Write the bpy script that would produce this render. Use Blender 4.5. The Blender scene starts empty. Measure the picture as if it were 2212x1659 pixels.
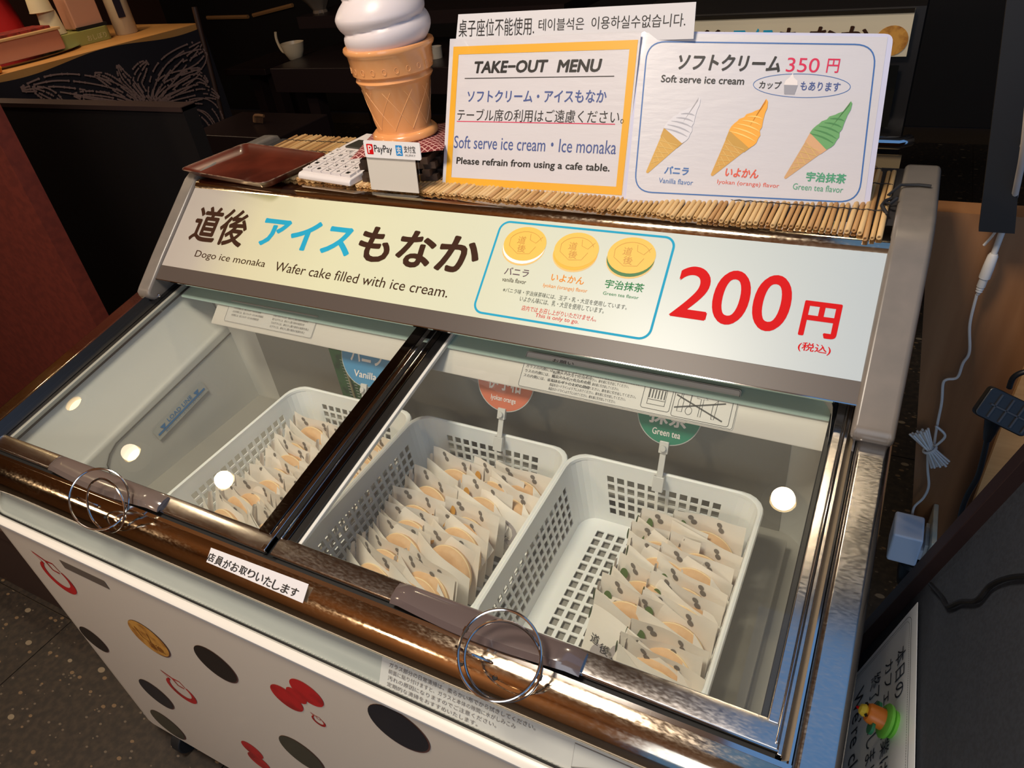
import bpy, bmesh, math, random
from mathutils import Vector, Matrix
random.seed(7)
COL = bpy.context.scene.collection
S = bpy.context.scene
PI = math.pi
# ---------------------------------------------------------------- camera calibration (frame 2212 x 1659)
F = 1537.0; CX, CY = 1106.0, 829.5
RX = Vector((0.8842417, 0.18427519, -0.42913782))
RY = Vector((0.45288633, -0.5627457, 0.6915282))
RZ = Vector((-0.11406397, -0.80582873, -0.58105892))
CAM = Vector((1.1033, -0.6732, 0.4964))
ZOFF = 0.80   # everything is written relative to the sign's lower edge, 0.80 m above the floor
cd = bpy.data.cameras.new('camera'); cam = bpy.data.objects.new('camera', cd); COL.objects.link(cam)
cd.sensor_fit = 'HORIZONTAL'; cd.sensor_width = 36.0; cd.lens = F / 2212.0 * 36.0; cd.clip_start = 0.02
# camera axes in world: x right, y down, z forward (columns of the world<-camera matrix)
cx = Vector((RX[0], RY[0], RZ[0])); cy = Vector((RX[1], RY[1], RZ[1])); cz = Vector((RX[2], RY[2], RZ[2]))
cam.matrix_world = Matrix(((cx[0], -cy[0], -cz[0], CAM[0]), (cx[1], -cy[1], -cz[1], CAM[1]), (cx[2], -cy[2], -cz[2], CAM[2]), (0, 0, 0, 1)))
S.camera = cam
# ---------------------------------------------------------------- world, lights, exposure
W = bpy.data.worlds.new('world'); S.world = W; W.use_nodes = True
bg = W.node_tree.nodes['Background']; bg.inputs[0].default_value = (0.13, 0.29, 0.58, 1); bg.inputs[1].default_value = 0.8
S.view_settings.view_transform = 'Standard'; S.view_settings.look = 'None'; S.view_settings.gamma = 1.0
S.view_settings.use_curve_mapping = False; S.view_settings.exposure = 0.14
def lamp(name, typ, loc, energy, color, size=0.1, target=None, spot=None, sy=None):
    l = bpy.data.lights.new(name, typ); o = bpy.data.objects.new(name, l); COL.objects.link(o)
    o.location = loc; l.energy = energy; l.color = color
    if typ == 'AREA':
        l.size = size
        if sy: l.shape = 'RECTANGLE'; l.size_y = sy
    elif typ in ('POINT', 'SPOT'): l.shadow_soft_size = size
    if spot: l.spot_size = spot[0]; l.spot_blend = spot[1]
    if target is not None:
        o.rotation_euler = (Vector(target) - Vector(loc)).to_track_quat('-Z', 'Y').to_euler()
    return o
CEIL = 1.70
lamp('street_daylight', 'AREA', (1.2, -2.9, 1.0), 20, (0.90, 0.95, 1.0), 1.6, (0.9, 0, 0))
lamp('ceiling_panel_light', 'AREA', (0.45, -0.70, CEIL - 0.03), 31, (1.0, 0.87, 0.72), 0.42, (0.45, -0.45, 0))
lamp('counter_lamp_light', 'SPOT', (-1.9, 1.2, 1.3), 22, (1.0, 0.72, 0.42), 0.08, (-2.1, 1.3, 0), (1.1, 0.6))
for _i, _p in enumerate(((-1.5, -1.2, 0.95), (-0.2, -1.9, 1.0), (-2.6, 0.9, 0.95))): lamp('warm_fill_light', 'POINT', _p, (10, 22, 9)[_i], (1.0, 0.74, 0.48), 0.10)  # added warm fills out of view, to brighten the ceiling and freezer front
# ---------------------------------------------------------------- projection helpers
def ray(p):
    a, b = (p[0] - CX) / F, (p[1] - CY) / F
    v = Vector((a, b, 1.0)); return Vector((RX.dot(v), RY.dot(v), RZ.dot(v)))
def hit(p, P0, n):
    r = ray(p); n = Vector(n); return CAM + r * ((Vector(P0) - CAM).dot(n) / r.dot(n))
def atx(p, x): return hit(p, (x, 0, 0), (1, 0, 0))
def aty(p, y): return hit(p, (0, y, 0), (0, 1, 0))
def atz(p, z): return hit(p, (0, 0, z), (0, 0, 1))
class Frame:
    def __init__(s, O, ux, uy):
        s.O = Vector(O); s.ux = Vector(ux).normalized(); uy = Vector(uy)
        s.n = s.ux.cross(uy).normalized(); s.uy = s.n.cross(s.ux)
    def M(s):
        m = Matrix.Identity(4)
        for i in range(3): m[i][0] = s.ux[i]; m[i][1] = s.uy[i]; m[i][2] = s.n[i]; m[i][3] = s.O[i]
        return m
    def uv(s, p):
        d = hit(p, s.O, s.n) - s.O; return (d.dot(s.ux), d.dot(s.uy))
# ---------------------------------------------------------------- materials
def lin(c):
    r = []
    for v in c[:3]:
        v = v / 255.0; r.append(v / 12.92 if v <= 0.04045 else ((v + 0.055) / 1.055) ** 2.4)
    return (r[0], r[1], r[2], 1.0)
MATS = {}
def mat(name, col, rough=0.5, metal=0.0, noise=None, bump=None, emit=None, coat=0.0, trans=0.0, alpha=None, spec=0.5, sss=0.0, aniso=None):
    if name in MATS: return MATS[name]
    m = bpy.data.materials.new(name); m.use_nodes = True; nt = m.node_tree; b = nt.nodes['Principled BSDF']
    c = lin(col); b.inputs['Base Color'].default_value = c; b.inputs['Roughness'].default_value = rough; b.inputs['Metallic'].default_value = metal
    b.inputs['Specular IOR Level'].default_value = spec
    if coat: b.inputs['Coat Weight'].default_value = coat; b.inputs['Coat Roughness'].default_value = 0.06
    if trans: b.inputs['Transmission Weight'].default_value = trans
    if alpha is not None: b.inputs['Alpha'].default_value = alpha
    if sss: b.inputs['Subsurface Weight'].default_value = sss; b.inputs['Subsurface Radius'].default_value = (0.02, 0.015, 0.01)
    if emit: b.inputs['Emission Color'].default_value = lin(emit[0]); b.inputs['Emission Strength'].default_value = emit[1]
    if noise:   # (scale, colour2, contrast lo, hi, stretch)
        sc, c2, lo, hi = noise[:4]; st = noise[4] if len(noise) > 4 else (1, 1, 1)
        tc = nt.nodes.new('ShaderNodeTexCoord'); mp = nt.nodes.new('ShaderNodeMapping'); mp.inputs['Scale'].default_value = st
        n = nt.nodes.new('ShaderNodeTexNoise'); n.inputs['Scale'].default_value = sc; n.inputs['Detail'].default_value = 6
        r = nt.nodes.new('ShaderNodeValToRGB'); r.color_ramp.elements[0].position = lo; r.color_ramp.elements[1].position = hi
        r.color_ramp.elements[0].color = c; r.color_ramp.elements[1].color = lin(c2)
        nt.links.new(tc.outputs['Object'], mp.inputs[0]); nt.links.new(mp.outputs[0], n.inputs['Vector']); nt.links.new(n.outputs[0], r.inputs[0]); nt.links.new(r.outputs[0], b.inputs['Base Color'])
    if bump:    # (scale, strength, stretch)
        tc = nt.nodes.new('ShaderNodeTexCoord'); mp = nt.nodes.new('ShaderNodeMapping'); mp.inputs['Scale'].default_value = bump[2] if len(bump) > 2 else (1, 1, 1)
        n = nt.nodes.new('ShaderNodeTexNoise'); n.inputs['Scale'].default_value = bump[0]; n.inputs['Detail'].default_value = 4
        bp = nt.nodes.new('ShaderNodeBump'); bp.inputs['Strength'].default_value = bump[1]; bp.inputs['Distance'].default_value = 0.002
        nt.links.new(tc.outputs['Object'], mp.inputs[0]); nt.links.new(mp.outputs[0], n.inputs['Vector']); nt.links.new(n.outputs[0], bp.inputs['Height']); nt.links.new(bp.outputs[0], b.inputs['Normal'])
    MATS[name] = m; return m
def glass_mat(name, tint, refl=1.0, rough=0.0, haze=0.0):
    if name in MATS: return MATS[name]
    m = bpy.data.materials.new(name); m.use_nodes = True; nt = m.node_tree; nt.nodes.clear()
    o = nt.nodes.new('ShaderNodeOutputMaterial'); t = nt.nodes.new('ShaderNodeBsdfTransparent'); t.inputs[0].default_value = lin(tint)
    g = nt.nodes.new('ShaderNodeBsdfGlossy'); g.inputs['Roughness'].default_value = rough
    fr = nt.nodes.new('ShaderNodeFresnel'); fr.inputs[0].default_value = 1.5
    mu = nt.nodes.new('ShaderNodeMath'); mu.operation = 'MULTIPLY'; mu.inputs[1].default_value = refl
    ge = nt.nodes.new('ShaderNodeNewGeometry'); iv = nt.nodes.new('ShaderNodeMath'); iv.operation = 'SUBTRACT'; iv.inputs[0].default_value = 1.0; nt.links.new(ge.outputs['Backfacing'], iv.inputs[1])
    m0 = nt.nodes.new('ShaderNodeMath'); m0.operation = 'MULTIPLY'; nt.links.new(fr.outputs[0], m0.inputs[0]); nt.links.new(iv.outputs[0], m0.inputs[1])
    mx = nt.nodes.new('ShaderNodeMixShader'); nt.links.new(m0.outputs[0], mu.inputs[0]); nt.links.new(mu.outputs[0], mx.inputs[0])
    nt.links.new(t.outputs[0], mx.inputs[1]); nt.links.new(g.outputs[0], mx.inputs[2])
    last = mx
    if haze:
        d = nt.nodes.new('ShaderNodeBsdfDiffuse'); d.inputs[0].default_value = (0.8, 0.8, 0.78, 1)
        m2 = nt.nodes.new('ShaderNodeMixShader'); m2.inputs[0].default_value = haze
        nt.links.new(mx.outputs[0], m2.inputs[1]); nt.links.new(d.outputs[0], m2.inputs[2]); last = m2
    nt.links.new(last.outputs[0], o.inputs[0]); MATS[name] = m; return m
def scratched_steel(name, col, rough, sc=1.0):
    if name in MATS: return MATS[name]
    m = mat(name, col, rough, 1.0); nt = m.node_tree; b = nt.nodes['Principled BSDF']
    tc = nt.nodes.new('ShaderNodeTexCoord'); mp = nt.nodes.new('ShaderNodeMapping'); mp.inputs['Scale'].default_value = (30, 90, 60); mp.inputs['Rotation'].default_value = (0, 0, 0.9)
    n = nt.nodes.new('ShaderNodeTexNoise'); n.inputs['Scale'].default_value = 6 * sc; n.inputs['Detail'].default_value = 8
    n2 = nt.nodes.new('ShaderNodeTexNoise'); n2.inputs['Scale'].default_value = 9; n2.inputs['Detail'].default_value = 5
    ad = nt.nodes.new('ShaderNodeMath'); ad.operation = 'MULTIPLY'
    mr = nt.nodes.new('ShaderNodeMapRange'); mr.inputs[1].default_value = 0.15; mr.inputs[2].default_value = 0.45; mr.inputs[3].default_value = max(rough - 0.04, 0.03); mr.inputs[4].default_value = rough + 0.09
    nt.links.new(tc.outputs['Object'], mp.inputs[0]); nt.links.new(mp.outputs[0], n.inputs['Vector']); nt.links.new(tc.outputs['Object'], n2.inputs['Vector'])
    nt.links.new(n.outputs[0], ad.inputs[0]); nt.links.new(n2.outputs[0], ad.inputs[1]); nt.links.new(ad.outputs[0], mr.inputs[0]); nt.links.new(mr.outputs[0], b.inputs['Roughness'])
    return m
M_chrome = scratched_steel('polished_steel', (206, 190, 168), 0.10)
M_steel = scratched_steel('scratched_steel', (206, 202, 198), 0.17)
M_dksteel = scratched_steel('dark_polished_steel', (104, 96, 90), 0.10)
M_bright = mat('bright_chrome', (225, 222, 220), 0.08, 1.0)
M_black = mat('black_rubber', (16, 16, 17), 0.35)
M_dark = mat('dark_gap', (10, 10, 10), 0.7)
M_white = mat('white_body', (220, 207, 186), 0.32, coat=0.2)
M_cream = mat('white_plastic_trim', (226, 222, 212), 0.35)
M_liner = mat('liner_plastic', (204, 201, 194), 0.4)
M_linerdk = mat('grey_liner_panel', (150, 146, 138), 0.45)
M_ledge = mat('liner_ledge', (205, 198, 190), 0.42)
M_cap = mat('end_cap_plastic', (122, 114, 106), 0.3, noise=(40, (112, 106, 99), 0.3, 0.7))
M_strip = mat('brown_grey_strip', (80, 70, 64), 0.42, noise=(900, (78, 70, 66), 0.4, 0.6))
M_paper = mat('paper', (212, 210, 212), 0.55)
M_lam = mat('laminated_paper', (208, 205, 208), 0.4, coat=0.7, bump=(28, 0.25, (1, 3.5, 1)))
M_bag = mat('glassine_bag', (238, 230, 220), 0.45, trans=0.0, bump=(60, 0.3), sss=0.1)
M_wafer = mat('wafer', (226, 184, 138), 0.6, noise=(50, (212, 168, 122), 0.4, 0.7), bump=(300, 0.2))
M_ink = mat('black_ink', (22, 20, 20), 0.5)
M_brown = mat('brown_ink', (58, 34, 22), 0.6, spec=0.12)
M_cyan = mat('cyan_ink', (36, 160, 198), 0.6, spec=0.12)
M_slate = mat('slate_blue_ink', (62, 82, 140), 0.5)
M_blue = mat('blue_ink', (52, 104, 168), 0.5)
M_red = mat('red_ink', (206, 14, 20), 0.6, spec=0.12)
M_rose = mat('rose_red_ink', (214, 60, 92), 0.6, spec=0.12)
M_orange = mat('orange_ink', (226, 136, 30), 0.6, spec=0.12)
M_green = mat('green_ink', (46, 126, 74), 0.6, spec=0.12)
M_grey = mat('grey_ink', (120, 116, 112), 0.5)
M_wink = mat('white_ink', (232, 224, 220), 0.5)
M_frame_y = mat('mustard_ink', (228, 168, 42), 0.4, coat=0.5)
M_dotblack = mat('black_gloss_sticker', (24, 18, 18), 0.25)
M_dotnavy = mat('navy_gloss_sticker', (20, 24, 34), 0.25)
M_dotolive = mat('olive_gloss_sticker', (62, 60, 46), 0.25)
M_redst = mat('red_gloss_sticker', (196, 26, 30), 0.25, noise=(26, (120, 14, 16), 0.45, 0.8))
M_gold = mat('golden_wafer_print', (208, 150, 66), 0.35, noise=(60, (150, 92, 34), 0.45, 0.7))
# ---------------------------------------------------------------- mesh helpers
class MB:
    def __init__(s): s.v = []; s.f = []; s.m = []; s.mi = 0
    def add(s, vs, fs):
        b = len(s.v); s.v += [tuple(v) for v in vs]; s.f += [tuple(b + i for i in f) for f in fs]; s.m += [s.mi] * len(fs)
    def box(s, a, b):
        x0, y0, z0 = a; x1, y1, z1 = b
        s.add([(x0, y0, z0), (x1, y0, z0), (x1, y1, z0), (x0, y1, z0), (x0, y0, z1), (x1, y0, z1), (x1, y1, z1), (x0, y1, z1)],
              [(0, 3, 2, 1), (4, 5, 6, 7), (0, 1, 5, 4), (1, 2, 6, 5), (2, 3, 7, 6), (3, 0, 4, 7)])
    def prism(s, poly, x0, x1, ax=0):   # poly in the two other axes
        n = len(poly); vs = []
        for x in (x0, x1):
            for a, b in poly: vs.append((x, a, b) if ax == 0 else ((a, x, b) if ax == 1 else (a, b, x)))
        s.add(vs, [tuple(range(n))[::-1], tuple(range(n, 2 * n))] + [(i, (i + 1) % n, n + (i + 1) % n, n + i) for i in range(n)])
    def tube(s, path, r, seg=8, closed=False, cap=True):
        P = [Vector(p) for p in path]; n = len(P); vs = []; up = None
        for i in range(n):
            t = (P[(i + 1) % n] - P[i - 1]) if closed else (P[min(i + 1, n - 1)] - P[max(i - 1, 0)])
            t.normalize()
            if up is None:
                up = Vector((0, 0, 1)) if abs(t.z) < 0.9 else Vector((1, 0, 0))
            a = t.cross(up).normalized(); up = a.cross(t).normalized()
            rr = r[i] if isinstance(r, (list, tuple)) else r
            for k in range(seg):
                w = 2 * PI * k / seg; vs.append(P[i] + a * (rr * math.cos(w)) + up * (rr * math.sin(w)))
        fs = []
        for i in range(n if closed else n - 1):
            j = (i + 1) % n
            for k in range(seg): l = (k + 1) % seg; fs.append((i * seg + k, i * seg + l, j * seg + l, j * seg + k))
        if cap and not closed: fs += [tuple(range(seg))[::-1], tuple(range((n - 1) * seg, n * seg))]
        s.add(vs, fs)
    def lathe(s, prof, seg=40, c=(0, 0, 0), fn=None):
        vs = []; n = len(prof)
        for i in range(n):
            for k in range(seg):
                a = 2 * PI * k / seg; r, z = prof[i]
                if fn: r, z = fn(r, z, a)
                vs.append((c[0] + r * math.cos(a), c[1] + r * math.sin(a), c[2] + z))
        fs = [(i * seg + k, i * seg + (k + 1) % seg, (i + 1) * seg + (k + 1) % seg, (i + 1) * seg + k) for i in range(n - 1) for k in range(seg)]
        if prof[0][0] > 1e-6: fs.append(tuple(range(seg))[::-1])
        if prof[-1][0] > 1e-6: fs.append(tuple(range((n - 1) * seg, n * seg)))
        s.add(vs, fs)
    def poly(s, pts, w=0.0): s.add([(p[0], p[1], w) for p in pts], [tuple(range(len(pts)))])
    def ribbon(s, pts, wd, w=0.0, closed=False):   # flat stroke in the uv plane
        n = len(pts); vs = []
        for i in range(n):
            p = Vector(pts[i][:2]); a = Vector(pts[(i - 1) % n][:2]) if (closed or i) else p; b = Vector(pts[(i + 1) % n][:2]) if (closed or i < n - 1) else p
            t = (b - a).normalized(); nn = Vector((-t.y, t.x)); h = (wd[i] if isinstance(wd, (list, tuple)) else wd) / 2
            vs += [(p.x + nn.x * h, p.y + nn.y * h, w), (p.x - nn.x * h, p.y - nn.y * h, w)]
        s.add(vs, [(2 * i, 2 * i + 1, 2 * ((i + 1) % n) + 1, 2 * ((i + 1) % n)) for i in range(n if closed else n - 1)])
    def mesh(s, name, mats, smooth=False):
        me = bpy.data.meshes.new(name); me.from_pydata(s.v, [], s.f)
        for m in (mats if isinstance(mats, (list, tuple)) else [mats]): me.materials.append(m)
        if any(s.m): me.polygons.foreach_set('material_index', s.m)
        bm = bmesh.new(); bm.from_mesh(me); bmesh.ops.recalc_face_normals(bm, faces=bm.faces); bm.to_mesh(me); bm.free()
        if smooth: me.shade_smooth()
        return me
def link(name, me, parent=None, M=None):
    o = bpy.data.objects.new(name, me); COL.objects.link(o)
    if parent is not None: o.parent = parent
    if M is not None: o.matrix_local = M
    return o
def add(name, mb, mats, parent=None, M=None, smooth=False, bevel=0.0, seg=2, ang=35, solid=0.0):
    o = link(name, mb.mesh(name, mats, smooth), parent, M)
    if solid: md = o.modifiers.new('s', 'SOLIDIFY'); md.thickness = solid; md.offset = 0
    if bevel: md = o.modifiers.new('b', 'BEVEL'); md.width = bevel; md.segments = seg; md.limit_method = 'ANGLE'; md.angle_limit = math.radians(ang)
    if smooth or bevel:
        for p in o.data.polygons: p.use_smooth = True
        if bevel: o.modifiers['b'].harden_normals = True
        else: md = o.modifiers.new('w', 'EDGE_SPLIT'); md.split_angle = math.radians(40)
    return o
def thing(name, label, cat, M=None, group=None):
    o = bpy.data.objects.new(name, None); COL.objects.link(o); o.empty_display_size = 0.02
    if M is not None: o.matrix_local = M if isinstance(M, Matrix) else Matrix.Translation(Vector(M))
    o['label'] = label; o['category'] = cat
    if group: o['group'] = group
    return o
def tag(o, label, cat, group=None):
    o['label'] = label; o['category'] = cat
    if group: o['group'] = group
    return o
def struct(o): o['kind'] = 'structure'; return o
def T(x, y, z): return Matrix.Translation((x, y, z))
def arc(cx, cy, rx, ry, a0, a1, n):
    return [(cx + rx * math.cos(math.radians(a0 + (a1 - a0) * i / n)), cy + ry * math.sin(math.radians(a0 + (a1 - a0) * i / n))) for i in range(n + 1)]
def rrect(u0, v0, u1, v1, r, n=8):
    p = []
    for (a, b, s) in ((u1 - r, v1 - r, 0), (u0 + r, v1 - r, 90), (u0 + r, v0 + r, 180), (u1 - r, v0 + r, 270)): p += arc(a, b, r, r, s, s + 90, n)
    return p
# ---------------------------------------------------------------- lettering
TC = {}
def text_raw(s, bold, res=3):
    k = (s, bold)
    if k not in TC:
        c = bpy.data.curves.new('t', 'FONT'); c.body = s; c.resolution_u = 7 if s in '200350' else 3
        o = bpy.data.objects.new('t', c); me = bpy.data.meshes.new_from_object(o)
        vs = [v.co.copy() for v in me.vertices]; fs = [tuple(p.vertices) for p in me.polygons]
        TC[k] = (vs, fs); bpy.data.objects.remove(o); bpy.data.curves.remove(c); bpy.data.meshes.remove(me)
    return TC[k]
def text_uv(mb, s, u0, v0, u1, v1, w=0.0004, bold=0.0, slant=0.0, rot=0):
    vs, fs = text_raw(s, bold)
    if not vs: return
    x0 = min(v.x for v in vs); x1 = max(v.x for v in vs); y0 = min(v.y for v in vs); y1 = max(v.y for v in vs)
    shifts = [(0, 0)]
    if bold >= 0.01:
        bb = bold * 1.0; nd = 14 if bold > 0.025 else 4
        shifts += [(bb * math.cos(2 * PI * k / nd), bb * math.sin(2 * PI * k / nd)) for k in range(nd)]
        x0 -= bb; x1 += bb; y0 -= bb; y1 += bb
    for si, (dx, dy) in enumerate(shifts):
     out = []
     for v_ in vs:
        v = Vector((v_.x + dx, v_.y + dy)); a = (v.x - x0) / max(x1 - x0, 1e-6); b = (v.y - y0) / max(y1 - y0, 1e-6)
        out.append((u0 + (u1 - u0) * a + slant * (v1 - v0) * (b - 0.5), v0 + (v1 - v0) * b, w + si * 3e-6))
     mb.add(out, fs)
def text_px(parent, fr, s, L, R, Tp, B, m, bold=0.0, slant=0.0, w=0.0004, name='lettering'):
    mb = MB(); text_uv(mb, s, fr.uv(L)[0], fr.uv(B)[1], fr.uv(R)[0], fr.uv(Tp)[1], w, bold, slant)
    return add(name, mb, m, parent)
# ================================================================= THE SETTING
M_floor = mat('terrazzo', (40, 34, 28), 0.6, noise=(70, (58, 48, 38), 0.4, 0.65))
def terrazzo():
    m = M_floor; nt = m.node_tree; b = nt.nodes['Principled BSDF']
    old = b.inputs['Base Color'].links[0].from_socket
    tc = nt.nodes.new('ShaderNodeTexCoord')
    for sc, th, col in ((55, 0.10, (112, 90, 64)), (90, 0.10, (96, 84, 70)), (34, 0.06, (128, 114, 92))):
        mp = nt.nodes.new('ShaderNodeMapping'); mp.inputs['Scale'].default_value = (1, 1.6, 1); mp.inputs['Rotation'].default_value = (0, 0, sc)
        v = nt.nodes.new('ShaderNodeTexVoronoi'); v.inputs['Scale'].default_value = sc
        wn = nt.nodes.new('ShaderNodeSeparateColor'); c = nt.nodes.new('ShaderNodeMath'); c.operation = 'LESS_THAN'; c.inputs[1].default_value = th
        g = nt.nodes.new('ShaderNodeMath'); g.operation = 'LESS_THAN'; g.inputs[1].default_value = 0.32
        mu = nt.nodes.new('ShaderNodeMath'); mu.operation = 'MULTIPLY'
        mx = nt.nodes.new('ShaderNodeMix'); mx.data_type = 'RGBA'; mx.inputs[7].default_value = lin(col)
        nt.links.new(tc.outputs['Object'], mp.inputs[0]); nt.links.new(mp.outputs[0], v.inputs['Vector']); nt.links.new(v.outputs['Color'], wn.inputs[0])
        nt.links.new(wn.outputs[0], c.inputs[0]); nt.links.new(v.outputs['Distance'], g.inputs[0]); nt.links.new(c.outputs[0], mu.inputs[0]); nt.links.new(g.outputs[0], mu.inputs[1])
        nt.links.new(mu.outputs[0], mx.inputs[0]); nt.links.new(old, mx.inputs[6]); nt.links.new(mx.outputs[2], b.inputs['Base Color']); old = mx.outputs[2]
terrazzo()
# floor slabs with recessed joints
fl = MB(); fl.box((-4.2, -3.2, -0.86), (2.6, 3.6, -0.806)); floor = struct(add('floor', fl, mat('joint_mortar', (70, 56, 40), 0.8)))
jo = atz((400, 1650), -0.80); jd = atz((560, 1500), -0.80)
slab_meshes = {}
gx0 = atz((555, 1659 - 0), -0.8)
SL = 0.60; ox, oy = -0.42, -0.30
for i in range(-6, 5):
    for j in range(-5, 7):
        x0, y0 = ox + i * SL, oy + j * SL
        if x0 < -4.2 or x0 + SL > 2.6 or y0 < -3.2 or y0 + SL > 3.6: continue
        if 'a' not in slab_meshes:
            t = MB(); t.box((0.0015, 0.0015, -0.012), (SL - 0.0015, SL - 0.0015, 0)); slab_meshes['a'] = t.mesh('paving_slab', M_floor)
        o = link('paving_slab', slab_meshes['a'], floor, T(x0, y0, -0.80))
M_ceil = mat('warm_ceiling_wood', (150, 104, 62), 0.6, noise=(4, (120, 80, 44), 0.3, 0.7, (1, 12, 1)))
c = MB(); c.box((-4.2, -2.6, CEIL), (0.95, 3.6, CEIL + 0.05)); struct(add('ceiling', c, M_ceil))
c = MB(); c.box((0.95, -2.6, CEIL), (2.6, -1.1, CEIL + 0.05)); struct(add('ceiling', c, mat('added_sky_cover', (150, 120, 90), 0.8)))  # cover added out of view to cut the blue sky light
c = MB(); c.box((0.95, 0.35, CEIL), (2.6, 3.6, CEIL + 0.05)); struct(add('ceiling', c, mat('grey_soffit', (120, 118, 114), 0.7)))
c = MB(); c.box((-4.25, 3.55, -0.8), (2.6, 3.6, CEIL)); struct(add('wall_back', c, mat('dark_back_wall', (20, 15, 14), 0.7)))
c = MB(); c.box((-4.25, -2.6, -0.8), (-4.2, 3.6, CEIL)); struct(add('wall_left', c, mat('dark_left_wall', (70, 40, 28), 0.7)))
c = MB(); c.box((2.55, 0.25, -0.8), (2.6, 3.6, CEIL)); struct(add('wall_right', c, mat('dark_right_wall', (26, 20, 18), 0.7)))
c = MB(); c.box((-4.25, -2.65, -0.8), (0.75, -2.6, CEIL)); struct(add('wall_front', c, mat('warm_front_wall', (150, 108, 70), 0.7)))
# ceiling downlights (their mirror images show in the glass lids)
M_lampon = mat('lamp_glow', (255, 240, 200), 0.5, emit=((255, 226, 170), 16))
M_lamph = mat('lamp_housing', (226, 212, 180), 0.5)
for k, (x, y, lb) in enumerate(((-2.56, 0.27, 'round ceiling downlight farthest left, mirrored in the left lid'), (-1.94, 0.12, 'round ceiling downlight second from left'), (-1.32, 0.14, 'round ceiling downlight third from left'), (0.95, 0.70, 'round ceiling downlight mirrored in the right lid corner'), (-0.48, 1.10, 'round ceiling downlight toward the back of the room'))):
    r = thing('ceiling_downlight', lb, 'ceiling light', (x, y, CEIL), 'ceiling downlights mirrored in the glass')
    mb = MB(); mb.lathe([(0.07, 0), (0.075, -0.012), (0.07, -0.05), (0.045, -0.055), (0.045, -0.02)], 24); add('housing', mb, M_lamph, r, smooth=True)
    mb = MB(); mb.lathe([(0.001, -0.03), (0.03, -0.034), (0.044, -0.03), (0.044, -0.022), (0.001, -0.02)], 24); add('bulb', mb, M_lampon, r, smooth=True)
    lamp('downlight_beam', 'SPOT', (x, y, CEIL - 0.07), 9, (1.0, 0.80, 0.55), 0.04, (x, y, 0), (2.0, 0.7))
# ================================================================= FREEZER
TAN = math.tan(math.radians(10)); COS = math.cos(math.radians(10)); SIN = math.sin(math.radians(10))
def G(y, h=0.0): return (y - SIN * h, -0.030 + (y - 0.023) * TAN + COS * h)   # point on / above the glass plane -> (y, z)
FZ = thing('ice_cream_freezer', 'white chest freezer with sloping glass lids, steel rims and a lit yellow sign reading 200円', 'freezer', (0, 0, 0))
XL, XR = -0.045, 1.148
FY = -0.408   # front face
BZ = -0.742   # body underside
# body: rounded plan
def plan(x0, y0, x1, y1, r, n=8):
    return rrect(x0, y0, x1, y1, r, n)
def shell(pl, z0, z1, name, m, bev=0.0):
    mb = MB(); n = len(pl); mb.add([(p[0], p[1], z0) for p in pl] + [(p[0], p[1], z1) for p in pl], [(i, (i + 1) % n, n + (i + 1) % n, n + i) for i in range(n)] + [tuple(range(n))[::-1]])
    return add(name, mb, m, FZ, smooth=True)
def frontplan(off=0.0, r=0.075):
    y0 = FY + off; p = arc(XL + r + off, y0 + r, r, r, 180, 270, 8) + arc(XR - r - off, y0 + r, r, r, 270, 360, 8) + [(XR - off, 0.375), (XL + off, 0.375)]
    return p
shell(frontplan(), BZ, -0.187, 'body', M_white)
# front window: sloping band above the body (profile lofted along the rounded front)
def loft(profile, name, m, smooth=True, par=FZ, mats=None, ends=True):
    mb = MB(); rows = []
    for off, z in profile:
        r = 0.075 - off; rows.append([(x, y, z) for x, y in arc(XL + 0.075, FY + 0.075, r, r, 180, 270, 10) + arc(XR - 0.075, FY + 0.075, r, r, 270, 360, 10)])
    n = len(rows[0]); vs = [v for r_ in rows for v in r_]
    # side runs back to the canopy
    fs = [(i * n + k, i * n + k + 1, (i + 1) * n + k + 1, (i + 1) * n + k) for i in range(len(rows) - 1) for k in range(n - 1)]
    mb.add(vs, fs); return add(name, mb, m, par, smooth=smooth)
loft([(0.0, -0.19), (-0.003, -0.186), (-0.003, -0.181), (0.0, -0.178), (0.006, -0.177), (0.009, -0.180)], 'white_rim', M_cream)
loft([(0.009, -0.181), (0.0115, -0.1795), (0.0125, -0.184)], 'rim_gasket', M_dark)
M_band = mat('frosted_window_band', (158, 166, 158), 0.22, noise=(5, (176, 182, 172), 0.3, 0.7, (1, 10, 10)), coat=0.6)
loft([(0.010, -0.184), (0.016, -0.174), (0.026, -0.160), (0.034, -0.142)], 'front_window', M_band)
# little beads along the lower rim of the window
bm_ = MB()
for i in range(190):
    x = 0.06 + i * 0.0057; bm_.box((x, -0.3957, -0.1800), (x + 0.0020, -0.3947, -0.1788))
o = add('rim_beads', bm_, mat('bead_plastic', (190, 190, 184), 0.3), FZ); o['kind'] = 'stuff'
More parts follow.
